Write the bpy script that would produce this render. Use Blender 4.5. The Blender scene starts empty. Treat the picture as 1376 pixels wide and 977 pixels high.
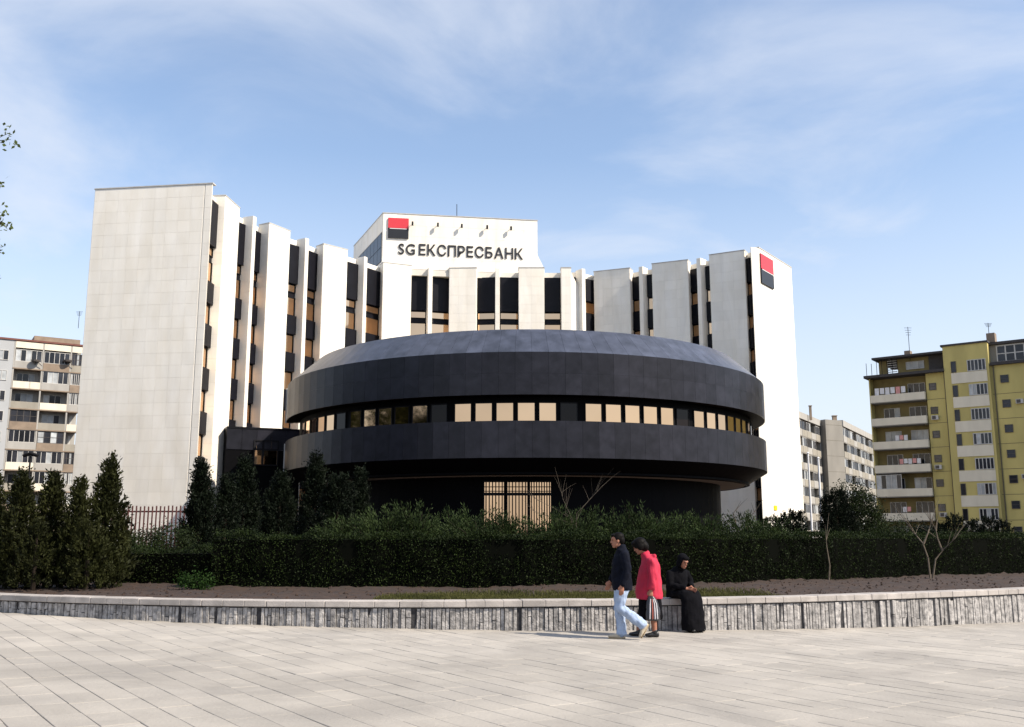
import bpy, bmesh, math, random
import numpy as np
from mathutils import Vector, Matrix
random.seed(7); RNG = np.random.default_rng(11)
SC = bpy.context.scene
COL = SC.collection
R = math.radians

# ------------------------------------------------------------------ camera, sky, sun, exposure
CAMH, FPX, TILT = 1.6, 1300.0, math.atan(232/1300)
CT, ST = math.cos(TILT), math.sin(TILT)
cam = bpy.data.cameras.new('camera'); camo = bpy.data.objects.new('camera', cam); COL.objects.link(camo)
camo.location = (0, 0, CAMH); camo.rotation_euler = (math.pi/2 + TILT, 0, 0)
cam.sensor_width = 36; cam.sensor_fit = 'HORIZONTAL'; cam.lens = FPX*36/1376
cam.clip_start = .1; cam.clip_end = 6000
SC.camera = camo

SUN_EL, SUN_AZ = R(43), math.atan2(.912, -.41)          # azimuth from +Y towards +X
sdir = Vector((math.sin(SUN_AZ)*math.cos(SUN_EL), math.cos(SUN_AZ)*math.cos(SUN_EL), math.sin(SUN_EL)))
sl = bpy.data.lights.new('sun', 'SUN'); sl.energy = 4.6; sl.angle = R(.5); sl.color = (1, .90, .76)
so = bpy.data.objects.new('sun', sl); COL.objects.link(so)
so.rotation_euler = sdir.to_track_quat('Z', 'Y').to_euler(); so.location = (30, -20, 60)

W = bpy.data.worlds.new('World'); SC.world = W; W.use_nodes = True
nt = W.node_tree; nt.nodes.clear()
def N(t, **k):
    n = nt.nodes.new(t)
    for a, b in k.items(): setattr(n, a, b)
    return n
def L(a, b): nt.links.new(a, b)
out = N('ShaderNodeOutputWorld'); bg = N('ShaderNodeBackground'); bg.inputs[1].default_value = .13
sky = N('ShaderNodeTexSky', sky_type='NISHITA'); sky.sun_disc = False
sky.sun_elevation = SUN_EL; sky.sun_rotation = SUN_AZ; sky.air_density = 1.0; sky.dust_density = .8; sky.ozone_density = 1.0
tc = N('ShaderNodeTexCoord'); sep = N('ShaderNodeSeparateXYZ'); L(tc.outputs['Generated'], sep.inputs[0])
zc = N('ShaderNodeMath', operation='MAXIMUM'); L(sep.outputs[2], zc.inputs[0]); zc.inputs[1].default_value = 0
za = N('ShaderNodeMath', operation='ADD'); L(zc.outputs[0], za.inputs[0]); za.inputs[1].default_value = .22
dx = N('ShaderNodeMath', operation='DIVIDE'); L(sep.outputs[0], dx.inputs[0]); L(za.outputs[0], dx.inputs[1])
dy = N('ShaderNodeMath', operation='DIVIDE'); L(sep.outputs[1], dy.inputs[0]); L(za.outputs[0], dy.inputs[1])
cmb = N('ShaderNodeCombineXYZ'); L(dx.outputs[0], cmb.inputs[0]); L(dy.outputs[0], cmb.inputs[1]); cmb.inputs[2].default_value = 12.9
mp = N('ShaderNodeMapping'); mp.inputs['Rotation'].default_value = (0, 0, R(-38)); mp.inputs['Scale'].default_value = (1.0, 1.1, 1)
L(cmb.outputs[0], mp.inputs[0])
n1 = N('ShaderNodeTexNoise'); n1.inputs['Scale'].default_value = 1.7; n1.inputs['Detail'].default_value = 9; n1.inputs['Roughness'].default_value = .56; n1.inputs['Distortion'].default_value = .5
L(mp.outputs[0], n1.inputs['Vector'])
n2 = N('ShaderNodeTexNoise'); n2.inputs['Scale'].default_value = .55; n2.inputs['Detail'].default_value = 4
L(mp.outputs[0], n2.inputs['Vector'])
am = N('ShaderNodeMath', operation='ADD'); L(n1.outputs[0], am.inputs[0]); L(n2.outputs[0], am.inputs[1])
cr = N('ShaderNodeMapRange', interpolation_type='SMOOTHSTEP'); L(am.outputs[0], cr.inputs[0])
cr.inputs[1].default_value = .84; cr.inputs[2].default_value = 1.24; cr.inputs[3].default_value = .08; cr.inputs[4].default_value = .76
hz = N('ShaderNodeMapRange', interpolation_type='SMOOTHSTEP'); L(zc.outputs[0], hz.inputs[0])   # thin high haze low over the town
hz.inputs[1].default_value = .46; hz.inputs[2].default_value = .02; hz.inputs[3].default_value = 0; hz.inputs[4].default_value = .85
mxf = N('ShaderNodeMath', operation='MAXIMUM'); L(cr.outputs[0], mxf.inputs[0]); L(hz.outputs[0], mxf.inputs[1])
mix = N('ShaderNodeMix', data_type='RGBA'); L(mxf.outputs[0], mix.inputs[0]); L(sky.outputs[0], mix.inputs[6])
mix.inputs[7].default_value = (3.75, 4.0, 4.5, 1)
L(mix.outputs[2], bg.inputs[0]); L(bg.outputs[0], out.inputs[0])

SC.view_settings.view_transform = 'Standard'; SC.view_settings.look = 'None'; SC.view_settings.gamma = 1
SC.view_settings.exposure = .78; SC.view_settings.use_curve_mapping = False
SC.render.engine = 'CYCLES'; SC.cycles.use_denoising = True; SC.cycles.max_bounces = 6

# ------------------------------------------------------------------ measuring helpers
def ray(px, py):
    u, v = (px-688)/FPX, (488.5-py)/FPX
    return u, CT - v*ST, ST + v*CT
def atY(px, py, Y):
    a, b, c = ray(px, py); t = Y/b
    return Vector((a*t, Y, CAMH + c*t))
def atZ(px, py, z):
    a, b, c = ray(px, py); t = (z-CAMH)/c
    return Vector((a*t, b*t, z))

# ------------------------------------------------------------------ object helpers
def tag(o, label=None, cat=None, group=None, kind=None):
    if label: o['label'] = label
    if cat: o['category'] = cat
    if group: o['group'] = group
    if kind: o['kind'] = kind
    return o
def link(name, me, mat=None, parent=None):
    o = bpy.data.objects.new(name, me); COL.objects.link(o)
    if mat is not None and not len(me.materials): me.materials.append(mat)
    if parent is not None: o.parent = parent
    return o
def thing(name, label, cat, loc, rz=0, group=None):
    o = bpy.data.objects.new(name, None); COL.objects.link(o); o.empty_display_size = .3
    o.location = loc; o.rotation_euler = (0, 0, rz)
    return tag(o, label, cat, group)
def off(parent):
    v = Vector((0, 0, 0)); p = parent
    while p is not None: v += p.location; p = p.parent
    return v

class MB:
    """collects solids; build() makes ONE mesh object (world coordinates unless local)"""
    def __init__(s): s.v = []; s.f = []
    def add(s, vs, fs):
        b = len(s.v); s.v += [tuple(v) for v in vs]; s.f += [tuple(i+b for i in f) for f in fs]; return s
    def hexa(s, c):            # c: bottom 4 ccw, top 4 ccw
        return s.add(c, [(3,2,1,0),(4,5,6,7),(0,1,5,4),(1,2,6,5),(2,3,7,6),(3,0,4,7)])
    def box(s, x0, x1, y0, y1, z0, z1):
        return s.hexa([(x0,y0,z0),(x1,y0,z0),(x1,y1,z0),(x0,y1,z0),(x0,y0,z1),(x1,y0,z1),(x1,y1,z1),(x0,y1,z1)])
    def prism(s, poly, z0, z1):    # ccw plan polygon; z0/z1 numbers or lists
        n = len(poly); a = z0 if hasattr(z0, '__len__') else [z0]*n; b = z1 if hasattr(z1, '__len__') else [z1]*n
        vs = [(p[0], p[1], a[i]) for i, p in enumerate(poly)] + [(p[0], p[1], b[i]) for i, p in enumerate(poly)]
        return s.add(vs, [tuple(range(n-1, -1, -1)), tuple(range(n, 2*n))] + [(i, (i+1) % n, n+(i+1) % n, n+i) for i in range(n)])
    def tube(s, pts, rad, seg=6):
        pts = [Vector(p) for p in pts]; n = len(pts); rad = rad if hasattr(rad, '__len__') else [rad]*n
        vs = []; ref = Vector((.3, .2, 1)).normalized()
        for i, p in enumerate(pts):
            d = (pts[min(i+1, n-1)] - pts[max(i-1, 0)]).normalized()
            r = ref if abs(d.dot(ref)) < .95 else Vector((1, 0, 0))
            a = d.cross(r).normalized(); b = d.cross(a)
            for k in range(seg):
                t = 2*math.pi*k/seg; vs.append(p + (a*math.cos(t) + b*math.sin(t))*rad[i])
        fs = [(i*seg+k, i*seg+(k+1) % seg, (i+1)*seg+(k+1) % seg, (i+1)*seg+k) for i in range(n-1) for k in range(seg)]
        fs += [tuple(range(seg-1, -1, -1)), tuple(range((n-1)*seg, n*seg))]
        return s.add(vs, fs)
    def build(s, name, mat, parent=None, local=False, smooth=False):
        me = bpy.data.meshes.new(name); o = off(parent) if not local else Vector((0, 0, 0))
        me.from_pydata([(v[0]-o.x, v[1]-o.y, v[2]-o.z) for v in s.v], [], s.f)
        bm = bmesh.new(); bm.from_mesh(me); bmesh.ops.recalc_face_normals(bm, faces=bm.faces); bm.to_mesh(me); bm.free()
        if smooth: me.polygons.foreach_set('use_smooth', [True]*len(me.polygons))
        return link(name, me, mat, parent)

class Fac:
    """a vertical wall plane: s along it (left to right seen from outside), d outwards"""
    def __init__(s, A, B):
        s.O = Vector((A[0], A[1])); d = Vector((B[0], B[1])) - s.O; s.len = d.length; s.t = d.normalized(); s.n = Vector((s.t.y, -s.t.x))
    def p(s, a, d=0): q = s.O + s.t*a + s.n*d; return (q.x, q.y)
    def box(s, mb, s0, s1, z0, z1, d0, d1):
        c = [s.p(s0, d1), s.p(s1, d1), s.p(s1, d0), s.p(s0, d0)]
        return mb.hexa([(x, y, z0) for x, y in c] + [(x, y, z1) for x, y in c])
    def part(s, name, mat, parent, s0, s1, z0, z1, d0, d1):
        return s.box(MB(), s0, s1, z0, z1, d0, d1).build(name, mat, parent)
    def s_at(s, px, py):    # where the sight line meets the plane
        a, b, c = ray(px, py); k = a/b
        return (k*s.O.y - s.O.x)/(s.t.x - k*s.t.y)
    def z_at(s, px, py):
        q = s.O + s.t*s.s_at(px, py); a, b, c = ray(px, py)
        return CAMH + c/b*q.y
    def mat4(s, a, z, d=0):   # frame: local x along wall, local y up, local z outwards
        x, y = s.p(a, d)
        return Matrix(((s.t.x, 0, s.n.x, x), (s.t.y, 0, s.n.y, y), (0, 1, 0, z), (0, 0, 0, 1)))

# ------------------------------------------------------------------ materials
def mat(name, col, rough=.7, metal=0, var=.12, scale=3, bump=0, bscale=40, rnd=0, island=0, spec=.5, col2=None, streak=0, translucent=0, stain=0, sscale=.3):
    m = bpy.data.materials.new(name); m.use_nodes = True; t = m.node_tree; b = t.nodes['Principled BSDF']
    b.inputs['Roughness'].default_value = rough; b.inputs['Metallic'].default_value = metal
    b.inputs['Specular IOR Level'].default_value = spec
    nn = t.nodes.new; ln = t.links.new
    co = nn('ShaderNodeTexCoord'); no = nn('ShaderNodeTexNoise'); no.inputs['Scale'].default_value = scale; no.inputs['Detail'].default_value = 6
    geo = nn('ShaderNodeNewGeometry')
    if streak:
        ma = nn('ShaderNodeMapping'); ma.inputs['Scale'].default_value = (1, 1, streak); ln(geo.outputs['Position'], ma.inputs[0]); ln(ma.outputs[0], no.inputs['Vector'])
    else: ln(geo.outputs['Position'], no.inputs['Vector'])
    mr = nn('ShaderNodeMapRange'); ln(no.outputs[0], mr.inputs[0]); mr.inputs[1].default_value = .3; mr.inputs[2].default_value = .7
    c2 = col2 if col2 else tuple(max(0, c*(1-2*var)) for c in col)
    mx = nn('ShaderNodeMix'); mx.data_type = 'RGBA'; ln(mr.outputs[0], mx.inputs[0])
    mx.inputs[6].default_value = (*c2, 1); mx.inputs[7].default_value = (*col, 1)
    last = mx.outputs[2]
    for amt, src in ((rnd, 'o'), (island, 'i')):
        if amt:
            s = nn('ShaderNodeObjectInfo').outputs['Random'] if src == 'o' else geo.outputs['Random Per Island']
            q = nn('ShaderNodeMapRange'); ln(s, q.inputs[0]); q.inputs[3].default_value = 1-amt; q.inputs[4].default_value = 1+amt
            h = nn('ShaderNodeHueSaturation'); ln(q.outputs[0], h.inputs['Value']); ln(last, h.inputs['Color']); last = h.outputs[0]
    if stain:      # broad grime with its own shape
        n3 = nn('ShaderNodeTexNoise'); n3.inputs['Scale'].default_value = sscale; n3.inputs['Detail'].default_value = 7; n3.inputs['Roughness'].default_value = .65; n3.inputs['Distortion'].default_value = .8
        m3 = nn('ShaderNodeMapping'); m3.inputs['Scale'].default_value = (1, 1, streak*.6 if streak else 1); ln(geo.outputs['Position'], m3.inputs[0]); ln(m3.outputs[0], n3.inputs['Vector'])
        q3 = nn('ShaderNodeMapRange'); ln(n3.outputs[0], q3.inputs[0]); q3.inputs[1].default_value = .42; q3.inputs[2].default_value = .68; q3.inputs[3].default_value = 1; q3.inputs[4].default_value = 1-stain
        h3 = nn('ShaderNodeHueSaturation'); ln(q3.outputs[0], h3.inputs['Value']); ln(last, h3.inputs['Color']); last = h3.outputs[0]
    ln(last, b.inputs['Base Color'])
    if bump:
        nb = nn('ShaderNodeTexNoise'); nb.inputs['Scale'].default_value = bscale; nb.inputs['Detail'].default_value = 8; ln(geo.outputs['Position'], nb.inputs['Vector'])
        bp = nn('ShaderNodeBump'); bp.inputs['Strength'].default_value = bump; bp.inputs['Distance'].default_value = .02
        ln(nb.outputs[0], bp.inputs['Height']); ln(bp.outputs[0], b.inputs['Normal'])
    if translucent:
        tr = nn('ShaderNodeBsdfTranslucent'); ln(last, tr.inputs[0]); ms = nn('ShaderNodeMixShader'); ms.inputs[0].default_value = translucent
        ln(b.outputs[0], ms.inputs[1]); ln(tr.outputs[0], ms.inputs[2]); ln(ms.outputs[0], t.nodes['Material Output'].inputs[0])
    return m
M = {}
M['white'] = mat('white_stone', (.86, .82, .75), .75, var=.035, scale=.9, island=.03, rnd=.03, streak=.3, bump=.08, bscale=14, stain=.09, sscale=.7, col2=(.79, .735, .64))
M['whitecore'] = mat('white_wall', (.74, .70, .63), .8, var=.05, scale=.6, streak=.25)
M['joint'] = mat('joint_mortar', (.68, .64, .57), .9, var=.05)
M['black'] = mat('black_panel', (.006, .006, .010), .45, var=.2, scale=1, spec=.15)
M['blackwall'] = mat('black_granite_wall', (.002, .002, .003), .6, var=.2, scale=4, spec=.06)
M['gold'] = mat('gold_glass', (.76, .50, .30), .05, 1, var=.05, scale=.4, rnd=.10, bump=.05, bscale=.7)
M['darkglass_refl'] = mat('dark_glass_and_reflection', (.010, .006, .005), .08, 0, var=.1, spec=.2)
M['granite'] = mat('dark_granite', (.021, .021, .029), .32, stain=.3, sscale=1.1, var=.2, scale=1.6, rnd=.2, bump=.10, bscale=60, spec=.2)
M['bevel_sheen'] = mat('bevel_sky_sheen', (.055, .062, .090), .36, var=.3, scale=1.3, rnd=.12, bump=.15, bscale=30, spec=.8)  # sky reflection on the pavilion bevel put into a paler, bluer colour
M['soffit'] = mat('soffit_plaster', (.42, .38, .33), .9, var=.1, scale=1)
M['trim'] = mat('pale_stone_trim', (.52, .50, .47), .6)
M['red'] = mat('red_sign', (.62, .035, .05), .45, var=.03); M['signblack'] = mat('black_sign', (.012, .012, .015), .4); M['signwhite'] = mat('white_sign', (.8, .8, .8), .5, var=.02)
M['letter'] = mat('letter_black', (.012, .011, .013), .45)
M['metal'] = mat('dark_metal', (.008, .008, .010), .6, 0, spec=.15)
M['pole'] = mat('white_pole', (.75, .75, .76), .4, var=.04)
M['rust'] = mat('red_brown_iron', (.11, .035, .03), .6, var=.2, scale=8)
M['pave'] = mat('paving_stone', (.345, .318, .282), .85, var=.10, scale=.8, rnd=.06, island=.06, bump=.35, bscale=26, col2=(.275, .255, .23), stain=.24, sscale=.55)
M['pavebase'] = mat('paving_joint', (.225, .205, .18), .95, var=.15, scale=5)
M['stone'] = mat('split_stone', (.42, .40, .385), .85, var=.35, scale=11, rnd=.25, bump=.9, bscale=35, col2=(.13, .125, .125))
M['mortar'] = mat('dark_mortar', (.05, .048, .052), .95, var=.3, scale=14, bump=.5)
M['coping'] = mat('coping_concrete', (.42, .385, .36), .8, stain=.3, sscale=1.4, var=.15, scale=3, rnd=.07, bump=.3, bscale=50)
M['soil'] = mat('garden_soil', (.036, .018, .0095), .95, var=.3, scale=6, bump=1, bscale=12, col2=(.018, .011, .009))
M['ground'] = mat('far_ground', (.12, .11, .09), .95, var=.2, scale=.2)
def leafmat(name, col, col2, tr=.25, isl=.45): return mat(name, col, .6, var=.3, scale=1.1, island=isl, col2=col2, translucent=tr, spec=.08)
M['hedge'] = leafmat('hedge_leaf', (.019, .030, .007), (.007, .012, .004), .15)
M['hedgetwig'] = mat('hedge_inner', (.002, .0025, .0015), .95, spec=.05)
M['thuja'] = leafmat('thuja_leaf', (.030, .033, .010), (.009, .011, .004), .2)
M['darkcon'] = leafmat('dark_conifer_leaf', (.008, .0125, .006), (.003, .005, .003), .12)
M['juniper'] = leafmat('juniper_leaf', (.040, .060, .020), (.012, .020, .007), .22)
M['broad'] = leafmat('broad_leaf', (.026, .038, .012), (.008, .012, .005), .25)
M['spring'] = leafmat('spring_leaf', (.10, .13, .035), (.05, .065, .02), .35)
M['bright'] = leafmat('bright_leaf', (.022, .047, .010), (.009, .021, .005), .25)
M['grass'] = leafmat('grass_blade', (.095, .092, .03), (.045, .05, .016), .3)
M['bark'] = mat('bark', (.024, .018, .014), .95, spec=.1, var=.25, scale=12, bump=.6)
M['twigdark'] = mat('dark_twig', (.085, .066, .046), .9, var=.2, scale=10)
M['twig'] = mat('pale_twig', (.13, .10, .07), .85, var=.2, scale=10)

# ------------------------------------------------------------------ foliage helpers
def unit(a): return a/np.maximum(np.linalg.norm(a, axis=1, keepdims=True), 1e-6)
def leaves(name, C, D, length, width, mat_, parent=None, kind=None, fold=0):
    """one mesh of small pointed leaf faces: centres C, axis directions D"""
    n = len(C); C = np.asarray(C, float); D = unit(np.asarray(D, float))
    P = unit(np.cross(D, RNG.normal(size=(n, 3)))); Ln = (length*RNG.uniform(.65, 1.3, n))[:, None]; Wd = (width*RNG.uniform(.7, 1.3, n))[:, None]
    V = np.stack([C - D*Ln*.5, C + P*Wd*.5 - D*Ln*.05, C + D*Ln*.5, C - P*Wd*.5 - D*Ln*.05], 1).reshape(-1, 3)
    if parent is not None:
        o = off(parent); V = V - np.array(o)
    me = bpy.data.meshes.new(name); me.vertices.add(4*n); me.loops.add(4*n); me.polygons.add(n)
    me.vertices.foreach_set('co', V.astype(np.float32).ravel()); me.loops.foreach_set('vertex_index', np.arange(4*n, dtype=np.int32))
    me.polygons.foreach_set('loop_start', np.arange(0, 4*n, 4, dtype=np.int32)); me.update(calc_edges=True)
    ob = link(name, me, mat_, parent)
    if kind: ob['kind'] = kind
    return ob

# ------------------------------------------------------------------ ground, pavement, planter wall
SLOPE = .0177
def gz(x): return -.012 - SLOPE*x
g = MB().add([(-3000,-3000,-1.6),(3000,-3000,-1.6),(3000,4000,-1.6),(-3000,4000,-1.6)], [(0,1,2,3)]).build('ground', M['ground']); tag(g, kind='structure')

# wall line measured along the front top edge of the coping (level at z = .49), smoothed
WZ = .49
meas = [(0,799.5),(150,803),(300,805.5),(500,807.8),(700,808),(900,805.5),(1000,803),(1100,799.8),(1200,797),(1300,794),(1376,791.5)]
pts = np.array([atZ(a, b, WZ)[:2] for a, b in meas]); cf = np.polyfit(pts[:, 0], pts[:, 1], 3)
def wallY(x):
    xc = max(-11, min(11.5, x)); y = np.polyval(cf, xc)
    return float(y + (x-xc)*np.polyval(np.polyder(cf), xc))
wx = np.linspace(-15, 15.5, 900); wy = np.array([wallY(x) for x in wx]); ws = np.concatenate([[0], np.cumsum(np.hypot(np.diff(wx), np.diff(wy)))])
def wpt(s, d=0):          # point on the wall line, d outwards (towards the plaza)
    x = float(np.interp(s, ws, wx)); y = float(np.interp(s, ws, wy)); e = .02
    tx, ty = 2*e, wallY(x+e)-wallY(x-e); l = math.hypot(tx, ty); tx /= l; ty /= l
    return x + ty*d, y - tx*d, tx, ty
WL = ws[-1]

pv = MB()
xs = np.linspace(-34, 34, 69); n = len(xs)
vs = [(x, -40, gz(x)-.0085) for x in xs] + [(x, wallY(x)+.25, gz(x)-.0085) for x in xs]
pv.add(vs, [(i, i+1, n+i+1, n+i) for i in range(n-1)])
pavement = pv.build('pavement', M['pavebase']); tag(pavement, kind='structure')
D1 = Vector((-.579, .815)); D2 = Vector((.815, .579)); SW, SLN = .323, .62
tiltm = Matrix.Rotation(math.atan(SLOPE), 4, 'Y')
def slab_mesh(k):
    bm = bmesh.new(); bmesh.ops.create_cube(bm, size=1, matrix=Matrix.Diagonal((SLN-.003-.001*k, SW-.004-.0015*k, .05, 1)))
    bmesh.ops.bevel(bm, geom=[e for e in bm.edges if all(v.co.z > 0 for v in e.verts)], offset=.004, segments=1, affect='EDGES')
    me = bpy.data.meshes.new('paving_slab'); bm.to_mesh(me); bm.free(); me.materials.append(M['pave']); return me
SM = [slab_mesh(k) for k in range(3)]
cand = []
for i in range(-110, 110):
    so_ = random.uniform(0, SLN)
    for j in range(-70, 110):
        c = D2*(i*SW) + D1*(j*SLN + so_)
        if c.y < 6.2 or c.y > wallY(c.x)+.1 or abs(c.x) > .60*c.y+1.2: continue
        cand.append((c.x, c.y))
vis = [c for c in cand if abs(c[0]) < .53*c[1]+.1 and c[1] > 8.3]
vis.sort(key=lambda c: c[1]); single = set(vis[:300])
rot = Matrix.Rotation(math.atan2(D1.y, D1.x), 4, 'Z')
rest_v, rest_f = [], []
for x, y in cand:
    jit = Matrix.Rotation(random.gauss(0, .004), 4, 'X') @ Matrix.Rotation(random.gauss(0, .003), 4, 'Y') @ Matrix.Rotation(random.gauss(0, .004), 4, 'Z')
    mt = Matrix.Translation((x, y, gz(x)-.025+random.uniform(-.002, .002))) @ tiltm @ rot @ jit
    me = random.choice(SM)
    if (x, y) in single:
        o = link('paving_slab', me, None, pavement); o.matrix_local = mt
    else:
        b = len(rest_v); rest_v += [tuple(mt @ v.co) for v in me.vertices]; rest_f += [tuple(b+i for i in p.vertices) for p in me.polygons]
r = MB(); r.v = rest_v; r.f = rest_f
tag(r.build('paving_slabs', M['pave'], pavement), kind='stuff')
# plaza beyond the view: the same slabs as plain sheets beside and behind
side = MB()
side.add([(-34,-40,gz(-34)-.0065),(34,-40,gz(34)-.0065),(34,6.3,gz(34)-.0065),(-34,6.3,gz(-34)-.0065)], [(0,1,2,3)])
for sg in (-1, 1):
    xa = [sg*(.60*6.0+1.5), sg*34]; ys = np.linspace(6.32, 26, 30)
    for k in range(29):
        y0, y1 = ys[k], ys[k+1]; a0, a1 = sg*(.6*y0+1.0), sg*(.6*y1+1.0)
        y1b = min(y1, wallY(a1)+.1, ); 
        if y0 > wallY(a0)+.2 or y0 > wallY(sg*34): break
        q = [(a0,y0,gz(a0)-.0065),(sg*34,y0,gz(sg*34)-.0065),(sg*34,y1b,gz(sg*34)-.0065),(a1,y1b,gz(a1)-.0065)]
        side.add(q if sg > 0 else q[::-1], [(0,1,2,3)])
side.build('paving_margin', M['pave'], pavement)

wall = thing('planter_wall', 'low curved garden wall faced with rough upright grey stone strips under a pale coping', 'wall', (0, wallY(0), 0))
core = MB(); S = np.linspace(0, WL, 120)
for a, b in zip(S[:-1], S[1:]):
    p = [wpt(a, -.06), wpt(b, -.06), wpt(b, -.34), wpt(a, -.34)]
    core.hexa([(q[0], q[1], gz(q[0])-.3) for q in p] + [(q[0], q[1], WZ-.10) for q in p])
core.build('wall_core', M['mortar'], wall)
cop_l = 1.15; k = 0; s = 0.0
while s < WL-.05:
    e = min(WL, s + cop_l*random.uniform(.85, 1.15)); mb = MB(); ss = np.linspace(s+.004, e-.004, 4); top = WZ + random.uniform(-.006, .006)
    for a, b in zip(ss[:-1], ss[1:]):
        p = [wpt(a, 0), wpt(b, 0), wpt(b, -.42), wpt(a, -.42)]
        mb.hexa([(q[0], q[1], WZ-.11) for q in p] + [(q[0], q[1], top) for q in p])
    o = mb.build('coping_slab', M['coping'], wall); s = e
    md = o.modifiers.new('bevel', 'BEVEL'); md.width = .012; md.segments = 2; md.limit_method = 'ANGLE'
S0 = float(np.interp(-10.9, wx, ws)); s = S0; strips = []
while s < WL-3.0:
    w = random.choice([random.uniform(.042, .07), random.uniform(.055, .09)]); strips.append((s, s+w)); s += w + random.uniform(.004, .013)
while len(strips) > 299: strips.pop()
for a, b in strips:
    d = random.uniform(-.055, -.022); m_ = (a+b)/2; z0 = gz(wpt(m_)[0])-.05; z1 = WZ-.125-random.uniform(0, .012)
    segs = [(z0, z1)]
    if random.random() < .28:
        zc_ = random.uniform(z0+.12, z1-.1); segs = [(z0, zc_-.006), (zc_+.006, z1)]
    mb = MB()
    for u0, u1 in segs:
        dd = d + random.uniform(-.012, .012); j = [random.uniform(-.006, .006) for _ in range(8)]
        f = [wpt(a+abs(j[0]), dd+j[1]), wpt(b-abs(j[2]), dd+j[3]), wpt(b, -.08), wpt(a, -.08)]; g2 = [wpt(a+abs(j[4]), dd+j[5]), wpt(b-abs(j[6]), dd+j[7]), wpt(b, -.08), wpt(a, -.08)]
        mid = [wpt((a+b)/2, dd+.014)]; 
        mb.hexa([(q[0], q[1], u0) for q in f] + [(q[0], q[1], u1) for q in g2])
    mb.build('stone_strip', M['stone'], wall)
# wall ends outside the view carry the same strips, joined
mb = MB()
for lo, hi in ((0, S0-.01), (strips[-1][1]+.01, WL)):
    s = lo
    while s < hi:
        w = random.uniform(.05, .1); dd = random.uniform(-.055, -.022); p = [wpt(s, dd), wpt(s+w, dd), wpt(s+w, -.08), wpt(s, -.08)]
        mb.hexa([(q[0], q[1], gz(q[0])-.05) for q in p] + [(q[0], q[1], WZ-.13) for q in p]); s += w+.01
tag(mb.build('stone_strips', M['stone'], wall), kind='stuff')

# garden soil behind the wall: gently rising, lumpy near the wall
def soilz(x, y):
    d = y - wallY(x)
    return .40 + .012*max(0, min(d, 16)) + (.05*math.sin(x*1.3+y*.7)*math.sin(y*1.9-x*.4) if 0.6 < d < 12 else 0)*.6
gx = np.concatenate([np.linspace(-75, -22, 14), np.linspace(-20, 20, 221), np.linspace(22, 75, 14)])
gd = np.concatenate([np.linspace(.2, 9, 70), np.linspace(10, 30, 12), np.linspace(35, 240, 12)])
V = []
for d in gd:
    for x in gx:
        y = wallY(max(-34, min(34, x))) + d
        V.append((x, y, soilz(x, y) + (random.gauss(0, .018) if .5 < d < 9 else 0)))
nx = len(gx)
gb = MB().add(V, [(j*nx+i, j*nx+i+1, (j+1)*nx+i+1, (j+1)*nx+i) for j in range(len(gd)-1) for i in range(nx-1)]).build('garden_bed', M['soil'], smooth=True); tag(gb, kind='structure')
# loose clods
cl = MB()
for _ in range(2600):
    x = random.uniform(-13, 14); y = wallY(x) + random.uniform(.5, 6.5); s_ = random.uniform(.012, .05); z = soilz(x, y); q = [random.uniform(.6, 1.3) for _ in range(6)]
    cl.add([(x-s_*q[0], y, z), (x+s_*q[1], y, z), (x, y-s_*q[2], z), (x, y+s_*q[3], z), (x, y, z+s_*q[4]*.8), (x, y, z-s_)], [(0,2,4),(2,1,4),(1,3,4),(3,0,4),(2,0,5),(1,2,5),(3,1,5),(0,3,5)])
tag(cl.build('soil_clods', M['soil']), 'loose brown soil clods on the garden bed', 'soil', kind='stuff')
# thin spring grass behind the coping
n = 30000; px_ = RNG.uniform(500, 1080, n); X = (px_-688)/1300*17.9
edge = np.clip((px_-470)/120, 0, 1)*np.clip((1100-px_)/130, 0, 1); keep = RNG.random(n) < edge; X = X[keep]
Y = np.array([wallY(x) for x in X]) + .45 + RNG.beta(1.2, 2.2, len(X))*3.0
Z = np.array([soilz(x, y) for x, y in zip(X, Y)]) + .03
leaves('grass', np.stack([X, Y, Z], 1), np.stack([RNG.normal(0, .4, len(X)), RNG.normal(0, .4, len(X)), np.ones(len(X))], 1), .10, .013, M['grass'])
tag(bpy.data.objects['grass'], 'thin yellow green grass behind the coping', 'grass', kind='stuff')

# ------------------------------------------------------------------ bank: crescent office block
H = 29.1
def plan(px, py, h=H): 
    a, b, c = ray(px, py); Y = (h-CAMH)*b/c
    return Vector((a/b*Y, Y))
bank = thing('office_building', 'white stone crescent shaped bank building with upright piers and black window slots', 'building', (0, 97, 0))
GA, GB = plan(128, 255), plan(286, 247)                       # left end wall
piers = [  # front left, front right
    (plan(303, 263), plan(322, 280)), (plan(362, 300), plan(390, 311)), (plan(435, 328), plan(467, 336)),
    (Vector((atY(515, 357, 95.4).x, 95.4)), Vector((atY(553, 357, 96.6).x, 96.6))),
    (plan(604, 360.5), plan(640, 360)), (plan(697, 360), plan(731, 360)), (plan(754, 360), plan(767, 360)),
    (plan(798, 365.5), plan(846, 360.5)), (plan(876, 355), plan(924, 349.5)), (plan(953, 343), plan(1000, 336.5))]
RA, RB, RC = plan(1008.5, 332), plan(1019, 333), plan(1063, 360)   # right end
slabs = MB()          # all cladding except the left end wall
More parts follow.
